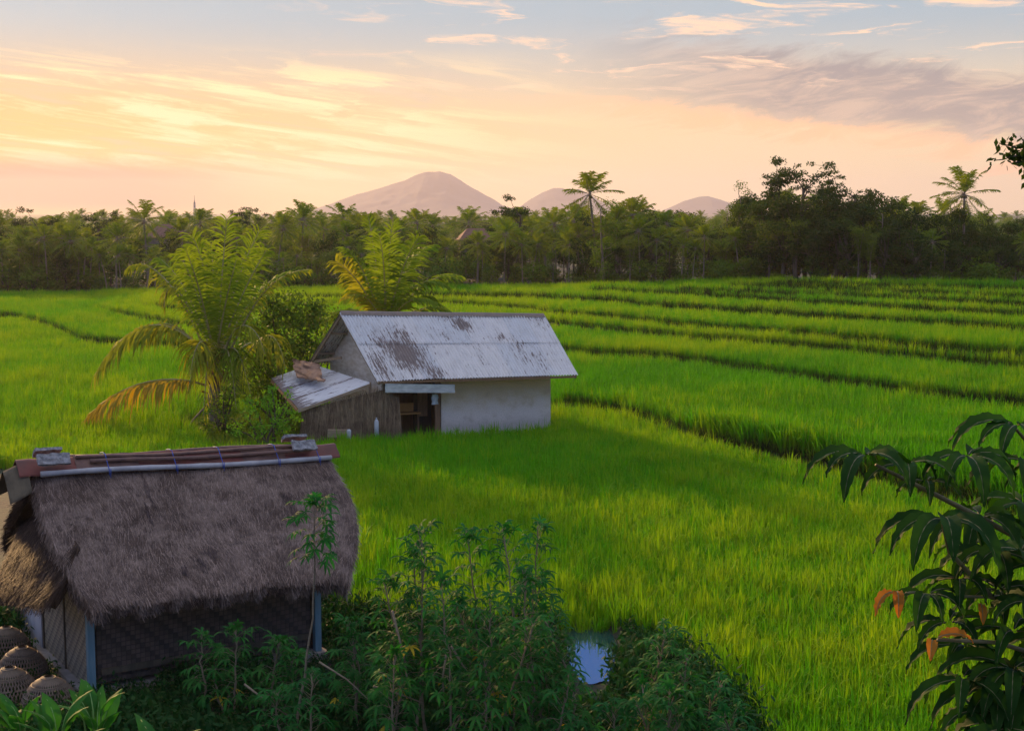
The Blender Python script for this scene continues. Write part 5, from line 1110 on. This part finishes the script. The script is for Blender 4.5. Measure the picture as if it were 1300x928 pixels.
def right_tree():
    r = np.random.default_rng(31); base = np.array([3.05, 4.6, 0]); o = empty('overhanging_tree', base)
    def L_(p): return np.asarray(p) - base
    m = MB(); m.tube([(0, 0, -.1), (.05, 0, 2.5), (-.05, -.1, 5.0), (-.15, -.2, 6.8), (-.2, -.2, 8.6)], [.16, .13, .10, .07, .04], 10); linked('trunk', m.mesh('trunk', M['bark']), o)
    def br(pts, r0, r1=.004):
        P = [L_(at_y(*p)) if not isinstance(p, np.ndarray) else p for p in pts]; m = MB(); t = np.linspace(0, 1, 14); n = len(P); Q = []
        for u in t: c = np.array(P, float); 
        seg = np.linspace(0, len(P) - 1, 16)
        for u in seg: k = min(int(u), len(P) - 2); f = u - k; f = f * f * (3 - 2 * f) * .3 + f * .7; Q.append(P[k] * (1 - f) + P[k + 1] * f)
        m.tube(Q, np.linspace(r0, r1, len(Q)), 7); linked('branch', m.mesh('branch', M['near_stem']), o)
    br([np.array([-.05, -.1, 5.6]), (1420, 760, 4.0), (1310, 692, 3.7), (1235, 652, 3.5), (1180, 624, 3.42), (1112, 590, 3.35)], .012)
    br([np.array([-.08, -.1, 5.9]), (1400, 640, 3.9), (1330, 592, 3.7), (1290, 545, 3.6)], .011)
    br([np.array([-.05, -.1, 5.3]), (1420, 800, 3.9), (1330, 760, 3.6), (1260, 758, 3.4), (1205, 700, 3.35), (1196, 662, 3.3)], .011)
    br([np.array([-.05, -.1, 5.0]), (1420, 860, 3.7), (1330, 835, 3.4), (1265, 815, 3.3), (1190, 812, 3.25)], .009)
    br([np.array([-.05, -.1, 4.9]), (1420, 930, 3.6), (1340, 890, 3.4), (1290, 850, 3.3)], .01)
    br([(1262, 758, 3.4), (1210, 757, 3.35), (1150, 752, 3.3)], .004, .002)
    def leaf(px, py, D, n, L, dirs=None, droop=1.1, brown=False, W=.235, face=0, name='leaf'):
        c = L_(at_y(px, py, D)); m = MB(); up = nrm(np.array([r.normal(0, .15), -.45, 1.0]))
        ds = dirs if dirs is not None else [(math.cos(a + face), math.sin(a + face)) for a in np.linspace(0, 2 * math.pi, n, endpoint=False) + r.normal(0, .12, n)]
        for dx, dy in ds:
            d = np.array([dx, dy, .28 + r.normal(0, .12)]); l = L * 1.05 * r.uniform(.7, 1.15); leaflet(m, c + d * .012, d, l, l * W, r, 1.25 * droop * r.uniform(.8, 1.2), up)
        o2 = linked(name, m.mesh(name, [M['near_leaf_brown'] if brown else M['near_leaf'], M['near_stem']]), o)
        if brown: o2['label'] = 'dried orange brown leaf'
    A = lambda *a: [(math.cos(R(x)), math.sin(R(x))) for x in a]
    leaf(1098, 578, 3.35, 6, .165, A(178, 205, 235, 300, 340, 20, 60)); leaf(1150, 590, 3.42, 5, .14, A(200, 260, 320, 20, 90)); leaf(1228, 580, 3.45, 6, .155, A(190, 230, 270, 310, 350, 60)); leaf(1176, 612, 3.45, 4, .09, A(200, 260, 320, 60))
    leaf(1290, 540, 3.6, 7, .17, A(160, 185, 205, 235, 270, 310, 20)); leaf(1300, 585, 3.5, 6, .17); leaf(1196, 660, 3.3, 7, .185, A(170, 200, 230, 262, 300, 340, 30)); leaf(1245, 655, 3.55, 6, .17, A(200, 240, 300, 340, 20, 90)); leaf(1262, 700, 3.4, 7, .165)
    leaf(1300, 640, 3.7, 7, .17); leaf(1296, 700, 3.3, 7, .16); leaf(1218, 735, 3.4, 6, .15); leaf(1176, 755, 3.35, 5, .13, A(200, 245, 280, 320, 20)); leaf(1268, 750, 3.5, 7, .16); leaf(1310, 765, 3.3, 7, .17)
    leaf(1235, 700, 3.5, 5, .15); leaf(1330, 720, 3.4, 6, .17); leaf(1286, 802, 3.35, 6, .15); leaf(1286, 850, 3.3, 8, .19, A(170, 195, 220, 250, 280, 310, 350, 40)); leaf(1312, 905, 3.25, 7, .19); leaf(1268, 880, 3.35, 6, .18, A(180, 220, 250, 280, 320)); leaf(1345, 590, 3.5, 7, .17); leaf(1340, 820, 3.4, 7, .18); leaf(1300, 870, 3.3, 6, .19)
    leaf(1222, 862, 3.3, 6, .16); leaf(1240, 905, 3.3, 7, .17); leaf(1278, 925, 3.2, 7, .18); leaf(1205, 790, 3.4, 5, .13); leaf(1225, 820, 3.45, 6, .14); leaf(1184, 812, 3.25, 2, .10, A(250, 350), .9, True, .36, name='dry_leaf'); leaf(1138, 752, 3.3, 2, .085, A(215, 260), 1.6, True, .3, name='dry_leaf'); leaf(1244, 765, 3.35, 1, .06, A(260,), 1.2, True, .3, name='dry_leaf')
    tag(o, 'tree at the right edge whose dark hanging palmate leaves reach in close by', 'tree')
right_tree()
def twig_tree():
    D = 11.0; base = np.array([5.6, D, 0]); o = empty('small_leaved_tree', base); r = np.random.default_rng(77); m = MB(); m.tube([(0, 0, -.1), (.1, 0, 4), (0, 0, 8), (0, 0, 9.6)], [.22, .18, .1, .04], 9); linked('trunk', m.mesh('trunk', M['bark']), o)
    st = MB(); lf = MB(); ends = []
    def sub(a, b, r0): t = np.linspace(0, 1, 7)[:, None]; pts = a + (b - a) * t + r.normal(0, .02, (7, 3)) * np.sin(t * 3.14); st.tube(pts, np.linspace(r0, .004, 7), 5); return pts
    root = np.array([0, 0, 7.6]); A_ = [at_y(x, y, D) - base for x, y in ((1330, 200), (1292, 184), (1268, 182), (1262, 204), (1285, 207), (1300, 198), (1275, 196), (1296, 176), (1302, 228))]
    main = sub(root, A_[0], .03)
    for q in A_[1:]:
        pts = sub(A_[0], q, .008)
        for k in range(2, 7):
            for _ in range(5): ends.append(pts[k] + r.normal(0, .03, 3))
    for c in ends:
        d = nrm(r.normal(0, 1, 3) + np.array([0, 0, -.2])); lf.quads(leaf_quads((c + d * .03)[None], d[None], nrm(r.normal(0, 1, 3))[None], np.array([r.uniform(.05, .085)]), np.array([r.uniform(.03, .05)])))
    C = [np.array([r.normal(.9, 1.0), r.normal(0, 1.2), r.uniform(7, 10.4)]) for _ in range(14)]; C = [c for c in C if c[0] > .1]; clump_leaves(lf, C, [r.uniform(.6, 1.0) for _ in C], 420, .075, .045, r, .8)
    for c in C: sub(root * np.array([1, 1, .95]), c, .03)
    linked('branch', st.mesh('branch', M['bark_dark']), o); linked('crown', lf.mesh('crown', M['dark_leaf'], False), o); tag(o, 'small leaved tree just outside the right edge reaching one twig into the sky', 'tree')
twig_tree()

# ------------------------------------------------------------------ air
SUN_AZ, SUN_EL = R(-30), R(15.0)
def haze():
    m = MB(); lo = np.array([-6100, -6100, -7.5]); hi = np.array([6100, 6100, 145.0]); m.box((lo + hi) / 2, hi - lo); mt = bpy.data.materials.new('haze'); mt.use_nodes = True; nt = mt.node_tree; nt.nodes.remove(nt.nodes['Principled BSDF'])
    v = nt.nodes.new('ShaderNodeVolumePrincipled'); v.inputs['Color'].default_value = (.78, .71, .74, 1); v.inputs['Density'].default_value = HAZE; v.inputs['Anisotropy'].default_value = .38; nt.links.new(v.outputs[0], nt.nodes['Material Output'].inputs['Volume'])
    tag(m.build('haze', mt, smooth=False), 'thin warm evening haze over the valley', 'haze', kind='stuff')
HAZE = .00017
haze()
sl = bpy.data.lights.new('sun', 'SUN'); so = bpy.data.objects.new('sun', sl); COL.objects.link(so); sl.energy = 5.0; sl.angle = R(3.0); sl.color = (1.0, .60, .25)
sd_ = Vector((math.sin(SUN_AZ) * math.cos(SUN_EL), math.cos(SUN_AZ) * math.cos(SUN_EL), math.sin(SUN_EL))); so.rotation_euler = sd_.to_track_quat('Z', 'Y').to_euler(); so.location = (0, 0, 50)

# ------------------------------------------------------------------ sky
def world():
    w = bpy.data.worlds.new('World'); sc.world = w; w.use_nodes = True; nt = w.node_tree; bg = nt.nodes['Background']
    sk = nt.nodes.new('ShaderNodeTexSky'); sk.sky_type = 'NISHITA'; sk.sun_disc = False; sk.sun_elevation = SUN_EL; sk.sun_rotation = SUN_AZ; sk.air_density = 1.0; sk.dust_density = 2.5; sk.ozone_density = 1.5
    t = nt.nodes.new('ShaderNodeTexCoord'); s = nt.nodes.new('ShaderNodeSeparateXYZ'); nt.links.new(t.outputs['Generated'], s.inputs[0]); x, y, z = (X(nt, s.outputs[i]) for i in range(3))
    az = x.atan2(y); el = z._m('ARCTANGENT') if False else z.atan2((x * x + y * y).sqrt())
    a1 = comb(nt, az * 5.0, el * 30.0, 0.0); n_w = noise(nt, a1, 1.0, 5, .6, .6); a2 = comb(nt, az * 9 + n_w * 1.5, el * 95.0 + az * 12, 2.0); n_s = noise(nt, a2, 1.0, 6, .62, .4); a3 = comb(nt, az * 16, el * 60.0 - az * 9, 7.0); n_f = noise(nt, a3, 1.0, 7, .66, .8)
    S = 1.0
    peach = mixc(nt, el.ss(.0, .16), (.98, .62, .36), (.93, .74, .60))
    warm = mixc(nt, az.ss(-.42, .20), (.92, .50, .12), (.84, .60, .34))
    base = nt.nodes.new('ShaderNodeMix'); base.data_type = 'RGBA'; base.blend_type = 'MULTIPLY'; base.inputs[0].default_value = 1; nt.links.new(sk.outputs[0], base.inputs[6]); base.inputs[7].default_value = (SKY,) * 3 + (1,)
    c = base.outputs[2]
    c = mixc(nt, .97, c, mixc(nt, el.ss(.16, .30), (.34, .43, .50), (.0, .18, .72)))
    anti = az.abs().ss(.9, 2.2); warm = mixc(nt, anti, warm, (.74, .64, .64))
    veil = (1 - el.ss(.05, .14)) * .95; c = mixc(nt, veil, c, warm)
    # cirrus bands on the left
    band = (1 - (az + .22).abs().ss(.10, .32)) * el.ss(.005, .04) * (1 - el.ss(.085, .115)); c = mixc(nt, (n_s.ss(.44, .62) * band).min(1.0), c, (1.05, .76, .42)); c = mixc(nt, ((1 - n_s.ss(.30, .46)) * band * .45), c, (.62, .50, .42))
    # long grey cloud on the right with a lit lower edge
    ce = az * -.12 + .108; th = (el - ce + (n_f - .5) * .055 + (n_w - .5) * .03); right = az.ss(.0, .20)
    core = (1 - (th.abs()).ss(.012, .034)) * right; edge = (1 - ((th + .030).abs()).ss(.002, .014)) * az.ss(-.02, .12)
    c = mixc(nt, core * .85, c, mixc(nt, n_f.ss(.42, .66), (.27, .24, .26), (.55, .40, .33))); c = mixc(nt, (edge * n_f.ss(.32, .55) * .9), c, (1.0, .52, .28))
    low = (1 - ((el + az * .02 - .012 + (n_w - .5) * .02).abs()).ss(.008, .026)) * (1 - az.ss(-.28, -.12)); c = mixc(nt, low * .9, c, (.22, .14, .13))
    wis = noise(nt, comb(nt, az * 14 + n_w * 2, el * 75.0, 4.0), 1.0, 6, .62, .6).ss(.54, .68) * el.ss(.07, .10) * (1 - el.ss(.155, .20)) * az.ss(-.20, -.02); c = mixc(nt, wis * .9, c, (.95, .64, .44))
    # broken high cloud elsewhere in the sky
    hc = noise(nt, comb(nt, x / (z.max(.05) + .12), y / (z.max(.05) + .12), 1.0), 1.3, 6, .6, .3).ss(.5, .75) * el.ss(.22, .5); hi = el.ss(.25, .9) * .8; c = mixc(nt, hi, c, (.85, .84, .86)); c = mixc(nt, hc * .4, c, (1.1, .95, .88))
    nt.links.new(c, bg.inputs[0]); bg.inputs[1].default_value = 1.0
SKY = .07
world()
sc.view_settings.view_transform = 'Standard'; sc.view_settings.look = 'None'; sc.view_settings.exposure = 0.35; sc.view_settings.gamma = 1.0
sc.render.engine = 'CYCLES'; cy = sc.cycles; cy.use_adaptive_sampling = True; cy.adaptive_threshold = .015; cy.use_denoising = True; cy.denoiser = 'OPENIMAGEDENOISE'; cy.denoising_prefilter = 'NONE'; cy.denoising_input_passes = 'RGB_ALBEDO_NORMAL'; cy.max_bounces = 6; cy.diffuse_bounces = 3; cy.glossy_bounces = 2; cy.transmission_bounces = 4; cy.volume_bounces = 1; cy.transparent_max_bounces = 6; cy.sample_clamp_indirect = 6
